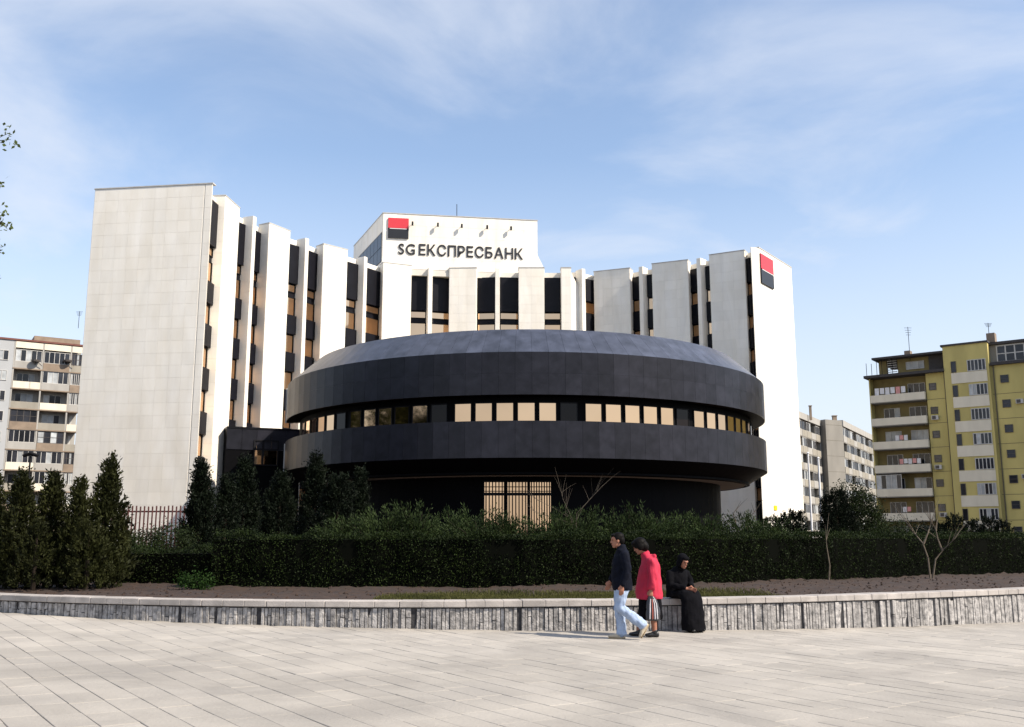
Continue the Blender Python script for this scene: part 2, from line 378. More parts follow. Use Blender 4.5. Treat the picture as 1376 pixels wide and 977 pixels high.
def clad(mb, fac, s0, s1, z0, z1, w=.95, h=.93, d0=0, th=.02, single=None):
    nx_ = max(1, round((s1-s0)/w)); nz_ = max(1, round((z1-z0)/h)); gw = .0045
    for i in range(nx_):
        for j in range(nz_):
            a = s0 + (s1-s0)*i/nx_ + gw; b = s0 + (s1-s0)*(i+1)/nx_ - gw; c = z0 + (z1-z0)*j/nz_ + gw; e = z0 + (z1-z0)*(j+1)/nz_ - gw; dd = d0+th+random.uniform(-.0015, .0015)
            if single is None: fac.box(mb, a, b, c, e, d0-.002, dd)
            else:
                o = link('cladding_slab', single, None, bank); m4 = fac.mat4((a+b)/2, (c+e)/2, dd); m4.translation -= off(bank); o.matrix_local = m4 @ Matrix.Diagonal((b-a, e-c, 1, 1))
def slabmesh():
    bm = bmesh.new(); bmesh.ops.create_cube(bm, size=1, matrix=Matrix.Translation((0, 0, -.02)) @ Matrix.Diagonal((1, 1, .04, 1)))
    me = bpy.data.meshes.new('cladding_slab'); bm.to_mesh(me); bm.free(); me.materials.append(M['white']); return me
# left end block
f = Fac(GA, GB); DEP = 10.5
blk = [GA, GB]
nL = f.n
core = MB()
back = Vector((-.95, .3))
ga_b = GA + Vector((-1.2, 14)); gb_b = GB + Vector((-.9, 2.2))
core.prism([GA, GB, gb_b, ga_b], 0, H); core.build('end_wall', M['joint'], bank)
sp = f.s_at(267, 400)
clad(None, f, .02, sp-.05, 0.02, H-.02, .98, .965, single=slabmesh())
clad(slabs, f, sp+.05, f.len-.02, .02, H-.02, .9, .965)
f2 = Fac(GB, gb_b); clad(slabs, f2, .02, f2.len, .02, H-.02, .9, .965)
f.part('roof_edge', M['trim'], bank, -.05, f.len+.05, H+.001, H+.09, -.5, .06)
# piers
def pier(A, B, depth, h=H, name='pier'):
    f = Fac(A, B); n = f.n
    q = [A, B, B - n*depth, A - n*depth]
    MB().prism(q, 0, h).build(name, M['joint'], bank)
    w = max(1, round(f.len/1.1)); clad(slabs, f, .01, f.len-.01, .02, h-.01, 1.1, .965)
    for P, Q in ((B, B - n*depth), (A - n*depth, A)):
        g_ = Fac(P, Q); clad(slabs, g_, .01, g_.len, .02, h-.01, 1.1, .965)
    MB().prism([tuple(Vector(p)) for p in (A + n*.05 - f.t*.05, B + n*.05 + f.t*.05, B - n*depth + f.t*.05, A - n*depth - f.t*.05)], h+.001, h+.08).build('pier_cap', M['trim'], bank)
    return f
PD = 1.25
pf = [pier(A, B, PD) for A, B in piers]
# right end
fr = Fac(RB, RC); rc_b = RC + Vector((-3, 12)); ra_b = RA + Vector((1.5, 4.5))
MB().prism([RA, RB, RC, rc_b, ra_b], 0, H).build('end_wall', M['joint'], bank)
for A_, B_ in ((RA, RB), (RB, RC), (ra_b, RA)):
    g_ = Fac(A_, B_); clad(slabs, g_, .01, g_.len-.01, .02, H-.01, 1.0, .965)
fr.part('roof_edge', M['trim'], bank, -.05, fr.len+.05, H+.001, H+.09, -.5, .06)
# dark slots with storeys of gold glass
spL = [(19.85-3.48*k, 21.6-3.48*k) for k in range(6)]
def slot(A, B, left, gap=.0):
    """window bay between plan points A and B (at the back of the piers)"""
    f = Fac(A, B); L_ = f.len
    if L_ < .15: return
    f.part('slot_wall', M['black'], bank, -.02, L_+.02, 0, 28.35, -.3, .0)
    f.part('parapet', M['whitecore'], bank, 0, L_, 28.36, 28.9, -.35, .02)
    if left:
        f.part('spandrel', M['black'], bank, .02, L_-.02, 24.62, 28.3, .002, .32)
        wins = [(23.82, 24.58), (21.62, 23.36)] + [(a-1.73, a-.03) for a, b in spL]; sps = spL
    else:
        f.part('spandrel', M['black'], bank, .02, L_-.02, 25.92, 28.3, .002, .32)
        wins = [(24.62-3.3*k, 25.88-3.3*k) for k in range(8)]; sps = [(22.64-3.3*k, 24.58-3.3*k) for k in range(7)]
    for a, b in sps:
        if b > .3: f.part('spandrel', M['black'], bank, .02, L_-.02, max(.05, a), b, .002, .32)
    for a, b in wins:
        if a < .3: continue
        w = MB(); fw = .07; x0, x1 = .04, L_-.04
        for q in ((x0, x0+fw, a, b), (x1-fw, x1, a, b), (x0+fw, x1-fw, a, a+fw), (x0+fw, x1-fw, b-fw, b)): f.box(w, *q, .004, .09)
        wo = w.build('window', M['metal'], bank)
        f.part('pane', M['gold'], wo, x0+fw-.01, x1-fw+.01, a+fw-.01, b-fw+.01, .01, .03)
def fin(C, n, t, w=.42, depth=1.1, h=H-.05):
    A = C - t*w/2; B = C + t*w/2
    MB().prism([A, B, B - n*depth, A - n*depth], 0, h).build('fin', M['joint'], bank)
    g_ = Fac(A, B); clad(slabs, g_, .0, g_.len, .02, h-.01, 1, .965)
    for P, Q in ((B, B - n*depth), (A - n*depth, A)):
        g_ = Fac(P, Q); clad(slabs, g_, .01, g_.len, .02, h-.01, 1.1, .965)
for i in range(len(pf)-1):
    A, B = piers[i][1], piers[i+1][0]; fa, fb = pf[i], pf[i+1]
    a, b = A - fa.n*PD, B - fb.n*PD
    if i == 5: slot(a, b, True); continue
    front = Fac(A, B)
    if i == 6:      # raking white return wall between the two wings
        C = Vector((atY(784.5, 400, 97.6).x, 97.6)); E = Vector((atY(780, 400, 98.1).x, 98.1))
        MB().prism([A, E, E + Vector((-.3, .5)), A + Vector((-.1, .6))], 0, [28.6, 26.9, 26.9, 28.6]).build('return_wall', M['white'], bank)
    else: C = (A + B)/2
    n = front.n; t = front.t
    fin(C - n*.0, n, t); Cb = C - n*(PD-.2)
    slot(a, Cb - t*.21, i < 6); slot(Cb + t*.21, b, i < 6)
slot(Vector(gb_b) + (GB-Vector(gb_b)).normalized()*1.1 + Vector((-.25, 0)), piers[0][0] - pf[0].n*.85 + Vector((0, 0)), True)
slot(piers[-1][1] - pf[-1].n*.85, RA + (Vector(ra_b)-RA).normalized()*.95, False)
# body behind the piers
line = [GB + Vector((-1.4, 2.0))]
for (A, B), fc in zip(piers, pf): line += [A - fc.n*1.55, B - fc.n*1.55]
line += [RA + Vector((.9, 2.6))]
outer = [rc_b, Vector((20, 112)), Vector((-2, 116)), Vector((-20, 112)), Vector((-33, 96)), ga_b + Vector((.3, -.2))]
body = MB(); body.prism(line + outer, 0, 28.2); body.build('rear_wing', M['whitecore'], bank)
# tower with the sign
TZ = 34.8
TA, TB = Vector((atY(515, 289, 96.7).x, 96.7)), Vector((atY(722, 303, 99.2).x, 99.2))
ft = Fac(TA, TB); TC = Vector((-18.4, 108.5))
MB().prism([TA, TB, TB + Vector((-1, 10)), TC + Vector((3, 3)), TC], 28.25, TZ).build('tower', M['joint'], bank)
clad(slabs, ft, .01, ft.len-.01, 28.9, TZ-.01, 1.5, 1.12)
fs = Fac(TC, TA); clad(slabs, fs, .01, fs.len-.01, 32.9, TZ-.01, 1.2, .85); clad(slabs, fs, .01, fs.len-.01, 28.3, 29.6, 1.2, .65)
gl = MB(); fs.box(gl, .4, fs.len-.35, 29.62, 32.85, -.1, .02); glo = gl.build('window', M['metal'], bank)
for i in range(8):
    w = (fs.len-.85)/8; 
    for z0, z1 in ((29.7, 31.2), (31.28, 32.78)): fs.part('pane', M['darkglass_refl'], glo, .45+w*i, .45+w*(i+1)-.09, z0, z1, .022, .03)
ft.part('roof_edge', M['trim'], bank, -.05, ft.len+.05, TZ+.001, TZ+.09, -.6, .06); fs.part('roof_edge', M['trim'], bank, 0, fs.len-.06, TZ+.001, TZ+.09, -.5, .06)
e0, e1 = ft.p(ft.len+.002, .0), ft.p(ft.len+.75, 0); d0, d1 = ft.p(ft.len+.002, -4), ft.p(ft.len+.75, -4)
MB().prism([e0, e1, d1, d0], 28.25, [31.0, 29.5, 29.5, 31.0]).build('buttress', M['white'], bank)
tag(slabs.build('cladding_slabs', M['white'], bank), kind='stuff')
# tower mast and lamp brackets
MB().tube([(atY(614, 294, 101).x, 101, TZ-.2), (atY(614, 264, 101).x, 101, 37.3)], .035).build('mast', M['metal'], bank)
for px in (554, 588, 620, 654, 686):
    s = ft.s_at(px, 306); lm = MB(); x, y = ft.p(s, .03); x2, y2 = ft.p(s, .4)
    lm.tube([(x, y, 33.75), (x2, y2, 33.85)], .03); ft.box(lm, s-.09, s+.09, 33.5, 33.9, .3, .5); lm.build('spotlight', M['metal'], bank)
# lettering
def letters(txt, fac, s0, s1, z0, caph, parent, d=.05, bold=.010):
    def glyph(ch):
        cu = bpy.data.curves.new('letter', 'FONT'); cu.body = ch; cu.size = 1; cu.extrude = .03; cu.offset = bold
        o = bpy.data.objects.new('tmp', cu); COL.objects.link(o); bpy.context.view_layer.update()
        me = bpy.data.meshes.new_from_object(o.evaluated_get(bpy.context.evaluated_depsgraph_get())); bpy.data.objects.remove(o); return me
    gs = []; x = 0
    for ch in txt:
        if ch == ' ': x += .16; continue
        me = glyph(ch); vx = [v.co.x for v in me.vertices]; w = max(vx)-min(vx); gs.append((me, x-min(vx), ch)); x += w + .13
    tot = x-.13; ref = [v.co.y for v in gs[2][0].vertices]; ch_ = max(ref)-min(ref); sx = (s1-s0)/tot; sz = caph/ch_
    for me, gx_, ch in gs:
        me.materials.clear(); me.materials.append(M['letter']); o = bpy.data.objects.new('letter', me); COL.objects.link(o); o.parent = parent
        m4 = fac.mat4(s0 + gx_*sx, z0, d); m4.translation -= off(parent); o.matrix_local = m4 @ Matrix.Diagonal((sx, sz, 1.6, 1))
        o['label'] = 'black letter ' + ch + ' of the roof sign'
letters('SG ЕКСПРЕСБАНК', ft, ft.s_at(535.5, 333), ft.s_at(702.5, 343), ft.z_at(537, 341.5), 1.2, bank)
def logo(fac, s0, s1, z0, z1, lab):
    b = thing('bank_sign', lab, 'sign', (*fac.p((s0+s1)/2, .03), z0)); zm = z0+(z1-z0)*.47
    fac.part('backing', M['metal'], b, s0, s1, z0, z1, .036, .10)
    fac.part('red_panel', M['red'], b, s0, s1, zm+.06, z1, .102, .16); fac.part('black_panel', M['signblack'], b, s0, s1, z0, zm-.06, .102, .16)
    fac.part('white_bar', M['signwhite'], b, s0+(s1-s0)*.08, s1-(s1-s0)*.08, zm-.03, zm+.03, .102, .165)
logo(ft, ft.s_at(521.5, 305), ft.s_at(549, 307), ft.z_at(521.5, 320), ft.z_at(521.5, 293), 'square red and black sign above the lettering on the roof tower')
logo(fr, fr.s_at(1021, 360), fr.s_at(1037.5, 366), fr.z_at(1021, 379.5), fr.z_at(1021, 341), 'square red and black sign on the sunlit end wall')
s = fr.s_at(1041, 680); z = fr.z_at(1041, 683)
ys = fr.part('wall_sign', mat('yellow_plate', (.75, .52, .02), .5, var=.05), None, s-.35, s+.4, z-.18, z+.25, .034, .09); tag(ys, 'small yellow plate on the sunlit end wall near the ground', 'sign')
dr = RA + (RB-RA)*.5

# ------------------------------------------------------------------ round black pavilion
CX, CY, RR = 1.02, 76.0, 18.35
rot_ = thing('pavilion', 'round dark granite pavilion with two projecting bands and a strip of gold windows', 'building', (CX, CY, 0))
def pol(r, a): return (CX + r*math.sin(a), CY - r*math.cos(a))   # a = 0 faces the camera, positive to the right
A0, A1 = R(-79), R(112)
def ring(mb, prof, a0, a1, n):
    """solid of a closed (r,z) profile swept between two angles"""
    k = len(prof); vs = []
    for i in range(n+1):
        a = a0+(a1-a0)*i/n
        for r_, z in prof: x, y = pol(r_, a); vs.append((x, y, z))
    fs = [(i*k+j, i*k+(j+1) % k, (i+1)*k+(j+1) % k, (i+1)*k+j) for i in range(n) for j in range(k)]
    fs += [tuple(range(k-1, -1, -1)), tuple(range(n*k, n*k+k))]
    return mb.add(vs, fs)
ZB = dict(cb=5.25, lb=6.2, lt=8.42, ub=10.0, ut=12.62, tt=14.45)
RT, RL, RW, RG = 16.3, 16.75, 17.55, 14.9
# backing bands (panels sit 4 cm in front)
up = ring(MB(), [(RR-.06, ZB['ub']), (RR-.06, ZB['ut']), (RT-.05, ZB['tt']-.05), (RT-1.2, ZB['tt']-.05), (RT-1.2, ZB['ub']+.02)], A0, A1, 90).build('upper_band', M['blackwall'], rot_)
lo = ring(MB(), [(RR-.06, ZB['lb']), (RR-.06, ZB['lt']-.01), (RW-.5, ZB['lt']-.01), (RW-.5, ZB['cb']+.05), (RL-.05, ZB['cb']+.05)], A0, A1, 90).build('lower_band', M['blackwall'], rot_)
ring(MB(), [(RW-.2, ZB['lt']-.005), (RW-.2, ZB['ub']+.015), (RW-1.2, ZB['ub']+.015), (RW-1.2, ZB['lt']-.005)], A0+.01, A1-.01, 90).build('window_wall', M['blackwall'], rot_)
NP = 60; pa = (A1-A0)/NP
def panel(name, parent, prof, mt='granite'):
    me0 = None
    for i in range(NP):
        a = A0+pa*i
        mb = ring(MB(), prof, a+.0003, a+pa-.0003, 1)
        o = mb.build(name, M[mt], parent)
def flat(r0, z0, r1, z1, th=.05):     # closed profile of a slab between two (r,z) points
    dr_, dz_ = r1-r0, z1-z0; l = math.hypot(dr_, dz_); nr, nz = dz_/l*th, -dr_/l*th
    g_ = .003; r0 += dr_/l*g_; z0 += dz_/l*g_; r1 -= dr_/l*g_; z1 -= dz_/l*g_
    return [(r0, z0), (r1, z1), (r1-nr, z1-nz), (r0-nr, z0-nz)]
hz_ = (ZB['ut']-ZB['ub'])/2
for k in range(2): panel('granite_panel', up, flat(RR, ZB['ub']+hz_*k, RR, ZB['ub']+hz_*(k+1)))
panel('bevel_panel', up, flat(RR, ZB['ut'], RT, ZB['tt']), 'bevel_sheen')
panel('granite_panel', lo, flat(RR, ZB['lb'], RR, ZB['lt']))
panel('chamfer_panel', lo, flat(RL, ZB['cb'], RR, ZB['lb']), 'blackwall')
# soffit, recessed ground floor, roof
ring(MB(), [(RL-.06, ZB['cb']+.04), (RL-.06, ZB['cb']+.2), (RG-.5, ZB['cb']+.2), (RG-.5, ZB['cb']+.04)], 0, 2*math.pi, 72).build('soffit', M['soffit'], rot_)
ring(MB(), [(RG, 0), (RG, ZB['cb']+.038), (RG-.6, ZB['cb']+.038), (RG-.6, 0)], R(-150), R(150), 72).build('ground_floor_wall', M['blackwall'], rot_)
ring(MB(), [(RT-.3, ZB['tt']-.3), (RT-.3, ZB['tt']-.06), (.2, ZB['tt']-.02), (.2, ZB['tt']-.3)], 0, 2*math.pi, 60).build('roof', M['blackwall'], rot_)
ring(MB(), [(RT-.8, ZB['cb']+.3), (RT-.8, ZB['tt']-.35), (RT-1.1, ZB['tt']-.35), (RT-1.1, ZB['cb']+.3)], A1-.02, A0+2*math.pi+.02, 40).build('rear_wall', M['blackwall'], rot_)
for z0, z1 in ((ZB['ub'], ZB['ut']), (ZB['lb'], ZB['lt'])):
    ring(MB(), [(RR+.1, z0-.01), (RR+.1, z1+.01), (RR-.5, z1+.01), (RR-.5, z0-.01)], A0-.012, A0-.002, 1).build('end_trim', M['trim'], rot_)
# strip windows in groups of six
gp = R(26.7); wp = R(4.31); a = R(10.7) - gp*3
first = a
for gidx in range(7):
    for k in range(6):
        ac = first + gp*gidx + R(.42) + wp*(k+.5)
        if ac < A0+.03 or ac > A1-.03: continue
        h = R(4.31*.42); fr_ = MB(); z0, z1 = ZB['lt']+.03, 9.66; r0 = RW-.19; fw = R(.16)
        for q0, q1, u0, u1 in ((ac-h, ac-h+fw, z0, z1), (ac+h-fw, ac+h, z0, z1), (ac-h, ac+h, z0-.02, z0+.05), (ac-h, ac+h, z1-.05, z1+.02)):
            ring(fr_, [(r0, u0), (r0, u1), (r0+.06, u1), (r0+.06, u0)], q0, q1, 1)
        wo = fr_.build('window', M['metal'], rot_)
        p0, p1 = pol(r0+.03, ac-h+fw*.8), pol(r0+.03, ac+h-fw*.8); fc = Fac(p0, p1); fc.part('pane', M['darkglass_refl'] if (k == 5 and gidx != 4) else M['gold'], wo, 0, fc.len, z0+.045, z1-.045, -.012, .0)  # last pane of most groups: a dark reflection put into the glass colour
# barred ground floor windows
for i, (xa, xb) in enumerate(((651, 677), (682, 708.5), (712.5, 740))):
    p0, p1 = atY(xa, 660, CY-RG-.02), atY(xb, 660, CY-RG-.02); fc = Fac((p0.x, CY-RG-.03), (p1.x, CY-RG-.03)); fw = MB()
    for q in ((-.06, 0, 1.0, 5.0), (fc.len, fc.len+.06, 1.0, 5.0), (0, fc.len, 4.1, 4.28), (0, fc.len, 4.93, 5.0), (0, fc.len, 1.0, 1.08)): fc.box(fw, *q, -.05, .10)
    wo = fw.build('window', M['metal'], rot_); fc.part('pane', M['gold'], wo, 0, fc.len, 1.08, 4.93, -.03, .03)
    nb = 6 if i < 2 else 8
    for k in range(nb): s = fc.len*(k+.5)/nb; fc.part('bar', M['metal'], wo, s-.035, s+.035, 1.0, 4.98, .11, .15)
    for z in (4.35, 4.62): fc.part('bar', M['metal'], wo, 0, fc.len, z, z+.04, .152, .18)
# black link wing between the left pier and the pavilion
lk0, lk1 = atY(304, 600, 76.6), atY(384, 600, 79.0)
fl = Fac((lk0.x, lk0.y), (lk1.x+1.2, lk1.y)); zt = 10.05
lk = thing('link_wing', 'low black wing joining the white building to the round pavilion', 'building', (*fl.p(fl.len/2), 0))
fl.part('wall', M['blackwall'], lk, 0, fl.len, 0, zt, -6, 0)
fl.part('coping', M['black'], lk, -.02, fl.len, zt+.002, zt+.15, -6, .08)
nfx = 5
for i in range(nfx):
    a = fl.len*i/nfx; fl.part('granite_panel', M['granite'], lk, a+.01, a+fl.len/nfx-.01, 8.4, zt-.02, .002, .05)
s0, s1 = fl.s_at(342, 610), fl.s_at(372, 610); zb, zt2 = fl.z_at(350, 624), fl.z_at(350, 593)
wf = MB(); 
for q in ((s0-.1, s0, zb-.1, zt2+.1), (s1, s1+.1, zb-.1, zt2+.1), (s0, s1, zb-.1, zb), (s0, s1, zt2, zt2+.1)): fl.box(wf, *q, .003, .12)
sm = s0+(s1-s0)*.36; zm = zb+(zt2-zb)*.64
fl.box(wf, sm-.09, sm+.09, zb, zt2, .003, .11); fl.box(wf, s0, s1, zm-.07, zm+.07, .003, .115)
wo = wf.build('window', M['metal'], lk)
for a, b in ((s0, sm-.09), (sm+.09, s1)):
    for c, e in ((zb, zm-.07), (zm+.07, zt2)): fl.part('pane', M['gold'], wo, a, b, c, e, .01, .04)

# ------------------------------------------------------------------ apartment blocks
M['panel'] = mat('concrete_panel', (.35, .335, .31), .9, var=.1, scale=.8, streak=.4)
M['panelgrey'] = mat('grey_concrete', (.25, .235, .21), .9, var=.1, scale=.5, streak=.4)
M['cream'] = mat('cream_plaster', (.29, .265, .22), .85, var=.1, scale=1.0, streak=.3)
M['beige'] = mat('beige_plaster', (.25, .19, .14), .85, var=.15, scale=1.0)
M['bluewhite'] = mat('bluish_panel', (.36, .37, .38), .85, var=.05, scale=.5, streak=.4)
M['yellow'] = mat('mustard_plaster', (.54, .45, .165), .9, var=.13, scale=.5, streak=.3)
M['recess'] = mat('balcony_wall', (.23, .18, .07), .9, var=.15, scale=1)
M['parapet'] = mat('white_parapet', (.68, .62, .50), .85, var=.06, scale=1.3, streak=.3)
M['aglass'] = mat('window_glass', (.03, .032, .040), .1, var=.3, scale=.5, rnd=.5, spec=.4)
M['curtain'] = mat('curtained_glass', (.42, .44, .45), .35, var=.2, scale=1.5, rnd=.3)
M['wframe'] = mat('window_frame_white', (.48, .465, .44), .6, var=.05)
M['dframe'] = mat('window_frame_dark', (.07, .06, .055), .6)
M['roofdark'] = mat('roof_felt', (.055, .05, .05), .9)
M['brownred'] = mat('red_brown_trim', (.16, .06, .045), .8)
M['line'] = mat('drain_pipe', (.10, .085, .05), .7)
M['cloth'] = mat('washing_white', (.75, .73, .74), .9); M['clothpink'] = mat('washing_pink', (.70, .32, .30), .9)
def win(f, par, s0, s1, z0, z1, d=.0, n=2, rows=1, frame='wframe', glass='aglass', fw=.06):
    w = MB()
    for q in ((s0, s0+fw, z0, z1), (s1-fw, s1, z0, z1), (s0+fw, s1-fw, z0, z0+fw), (s0+fw, s1-fw, z1-fw, z1)): f.box(w, *q, d+.004, d+.09)
    for i in range(1, n): x = s0+(s1-s0)*i/n; f.box(w, x-fw*.55, x+fw*.55, z0+fw, z1-fw, d+.005, d+.085)
    for j in range(1, rows): z = z0+(z1-z0)*j/rows; f.box(w, s0+fw, s1-fw, z-fw*.4, z+fw*.4, d+.006, d+.08)
    wo = w.build('window', M[frame], par)
    for i in range(n):
        g_ = glass if isinstance(glass, str) else random.choice(glass)
        f.part('pane', M[g_], wo, s0+(s1-s0)*i/n+fw*.4, s0+(s1-s0)*(i+1)/n-fw*.4, z0+fw*.5, z1-fw*.5, d+.012, d+.035)
    return wo
def slabfill(f, par, mat_, cells, d0, d1, name='wall'): ...
def antenna(x, y, z, h, lab, grp=None):
    m = MB(); m.tube([(x, y, z), (x, y, z+h)], .035, 5)
    for k in range(4): zz = z+h*(.97-.07*k); m.tube([(x-.45+.06*k, y, zz), (x+.45-.06*k, y, zz)], .022, 4)
    o = m.build('roof_antenna', M['metal']); tag(o, lab, 'antenna', grp); return o

# --- pale block of flats on the left
A_, B_ = atY(-160, 447, 124), atY(112, 467, 137)
fa = Fac((A_.x, A_.y), (B_.x, B_.y))
la = thing('apartment_block', 'pale concrete block of flats with stacked glazed balconies behind the white end wall', 'building', (*fa.p(fa.len/2), 0))
ztop = fa.z_at(18, 457); s18 = fa.s_at(18, 480); L2 = fa.len
fa.part('wall', M['bluewhite'], la, 0, s18, 0, ztop, -12, 0)
fa.part('wall', M['panel'], la, s18+.01, L2, 0, ztop, -12, -1.5)
fa.part('roof_edge', M['brownred'], la, -.1, L2, ztop+.002, ztop+.25, -12, .15)
fa.part('roof_hut', M['beige'], la, fa.s_at(48, 455), L2-.2, ztop+.26, ztop+1.3, -7, -2)
bay = 3.62; nb = 3; FL = 2.82
for i in range(nb+1):
    s = s18 + bay*i
    if s < L2: fa.part('partition', M['panel'], la, s, min(L2, s+.2), 0, ztop-.05, -1.49, .02)
def par_col(k, i): return ['panel', 'beige', 'cream', 'parapet'][(k*3+i*5) % 4]
for k in range(10):
    z0 = ztop - 1.0 - FL*(k+1)
    fa.part('balcony_slab', M['beige'], la, s18+.02, L2, z0-.16, z0, -1.49, .08)
    for i in range(nb):
        a = s18 + bay*i + .21; b = min(L2-.02, s18 + bay*(i+1))
        if b-a < .4: continue
        fa.part('parapet', M[par_col(k, i)], la, a, b, z0+.002, z0+.95, -.10, .03 + .05*((i+k) % 2))
        st = (k*7+i*3) % 5
        if st in (0, 1, 3): win(fa, la, a+.05, b-.05, z0+.96, z0+FL-.2, -.12, 5 if st != 1 else 4, 1 + (st == 1), 'wframe' if st != 1 else 'dframe', ['aglass', 'curtain', 'aglass'])
        else: win(fa, la, a+.5, b-.6, z0+.3, z0+2.3, -1.49, 3, 1, 'wframe', ['aglass', 'curtain'])
        if k == 0: fa.part('fascia', M['parapet'], la, a, b, ztop-.98, ztop-.1, -.1, .04)
for k in range(9):
    for sx in (s18-1.9, s18-5.2): win(fa, la, sx, sx+1.3, ztop-2.9-FL*k, ztop-1.5-FL*k, 0, 2, 1, 'wframe', ['aglass', 'curtain'])
for i in (0, 1):     # dishes / drying frames on the top balconies
    s = fa.s_at(47+43*i, 490); z = fa.z_at(47+43*i, 487); m = MB(); x, y = fa.p(s, .5)
    m.tube([(x, y, z), (x, y, z+.25)], [.55, .6], 12); m.tube([(x, y, z+.2), (*fa.p(s+.9, .35), z-.5)], .05); m.tube([(x, y, z-.0), (*fa.p(s, .0), z-.3)], .06)
    m.build('satellite_dish', M['dframe'], la)
q = atY(104, 455, 130); antenna(q.x, q.y, ztop+1.2, 2.4, 'thin antenna on the pale flats beside the white end wall')

# --- mustard block on the right
Y0 = Vector((atY(1167, 510, 117.9).x, 117.9)); fy = Fac(Y0, Y0 + Vector((.8, -.6))*40)
yb = thing('apartment_block', 'mustard yellow block of flats with white balcony fronts', 'building', (*fy.p(14), 0))
sB0, sB1 = fy.s_at(1268.5, 480), fy.s_at(1329, 480); zs = fy.z_at(1200, 506.5); ztB = fy.z_at(1270, 467); zC = fy.z_at(1350, 490)
REC = 1.3; sA0, sA1 = fy.s_at(1172, 545), fy.s_at(1245, 540)
fy.part('wall', M['yellow'], yb, sA1+.1, sB0, 0, zs, -12, 0)
fy.part('wall', M['yellow'], yb, 0, sA0-.1, 0, zs, -12, 0)
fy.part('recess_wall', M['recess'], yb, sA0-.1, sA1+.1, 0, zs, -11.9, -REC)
fy.part('stair_tower', M['yellow'], yb, sB0, sB1, 0, ztB, -12, .55)
fy.part('wall', M['yellow'], yb, sB1, 40, 0, zC, -12, .1)
fy.part('roof_slab', M['roofdark'], yb, -.35, sB0-.02, zs+.002, zs+.32, -12, .8)
fy.part('roof_slab', M['roofdark'], yb, sB0-.2, sB1+.1, ztB+.002, ztB+.22, -12, .7)
fy.part('roof_slab', M['roofdark'], yb, sB1+.12, 40, zC+.002, zC+.35, -12, .5)
FY = 2.84; zp = fy.z_at(1172.5, 532.8)
for k in range(10):
    zt_ = zp - FY*k
    if zt_ < .5: break
    fy.part('balcony', M['parapet'], yb, sA0, sA1, zt_-.88, zt_, -.02, .62)
    fy.part('balcony_floor', M['panelgrey'], yb, sA0+.05, sA1-.05, zt_-.99, zt_-.885, -REC, .6)
    gz_ = [['aglass'], ['aglass', 'curtain'], ['curtain'], ['aglass'], ['aglass', 'curtain']][k % 5]
    if k: win(fy, yb, sA0+1.0, sA0+2.9, zt_-.7, zt_+1.35, -REC, 3, 1, 'wframe', gz_)
    win(fy, yb, sA0+4.0, sA0+6.0, zt_-.1, zt_+1.35, -REC, 3, 1, 'wframe', gz_)
    c = (sA1+sB0)/2 - .35
    win(fy, yb, c-.4, c+.4, zt_+.15, zt_+1.0, 0, 1, 2, 'dframe', 'aglass')
    fy.part('floor_line', M['line'], yb, sA1+.15, sB0-.06, zt_-.95, zt_-.9, .001, .012)
    win(fy, yb, sB1+1.0, sB1+1.85, zt_+.3, zt_+1.2, .1, 1, 2, 'dframe', 'aglass')
    fy.part('floor_line', M['line'], yb, sB1+.1, 30, zt_-.95, zt_-.9, .101, .112)
    win(fy, yb, sB1+3.6, sB1+6.0, zt_-.1, zt_+1.3, .1, 3, 1, 'wframe', ['aglass', 'curtain'])
    if k % 2 == 0: fy.part('balcony', M['parapet'], yb, sB1+5.0, sB1+9.5, zt_-.95, zt_-.05, .25, .9)
# clothes drying on the top balcony
for i in range(6):
    s = sA0+.4+i*.62; fy.part('washing', M['clothpink' if i in (4,) else 'cloth'], yb, s, s+.5, zp+.1+.1*(i % 2), zp+.95, -.1, -.07)
# air conditioners, odd laundry and awnings that break the repetition
for s, z in ((sA1+.5, zp-3.4), (sA1+.45, zp-9.2), (sB1+2.4, zp-2.2), (sB1+2.3, zp-10.6), (sA1+.6, zp-14.7)):
    ac = fy.part('air_conditioner', M['wframe'], yb, s, s+.75, z, z+.5, .13, .42); x, y = fy.p(s+.3, .43); fy.part('fan_grille', M['dframe'], ac, s+.08, s+.5, z+.06, z+.44, .421, .435)
for k, n_ in ((2, 3), (3, 5), (5, 2)):
    for i in range(n_):
        s = sA0+2.4+i*.5+.3*(k % 2); fy.part('washing', M['cloth' if (i+k) % 3 else 'clothpink'], yb, s, s+.42, zp-FY*k+.12+.08*(i % 2), zp-FY*k+.75, -.3, -.27)
for k in (4,):
    win(fy, yb, sA0+.06, sA0+3.0, zp-FY*k+.01, zp-FY*k+1.7, .45, 5, 1, 'wframe', ['aglass', 'curtain'])
# stair tower: ribbon windows and white spandrels
zq = fy.z_at(1276, 503)
for k in range(10):
    z1 = zq - FY*k
    if z1 < .8: break
    fy.part('spandrel', M['parapet'], yb, sB0+.75, sB1-.25, z1-1.25, z1, .552, .62)
    win(fy, yb, sB0+.8, sB0+1.35, z1+.05, z1+1.38, .55, 1, 1, 'dframe', 'aglass')
    win(fy, yb, sB0+2.55, sB1-.3, z1+.05, z1+1.38, .55, 5, 1, 'wframe', ['aglass', 'aglass', 'aglass', 'curtain'], .08)
fy.part('drain_pipe', M['line'], yb, sB0-.18, sB0-.06, 0, zs, .01, .14); fy.part('drain_pipe', M['line'], yb, sB1+.3, sB1+.42, 0, zC, .101, .24)
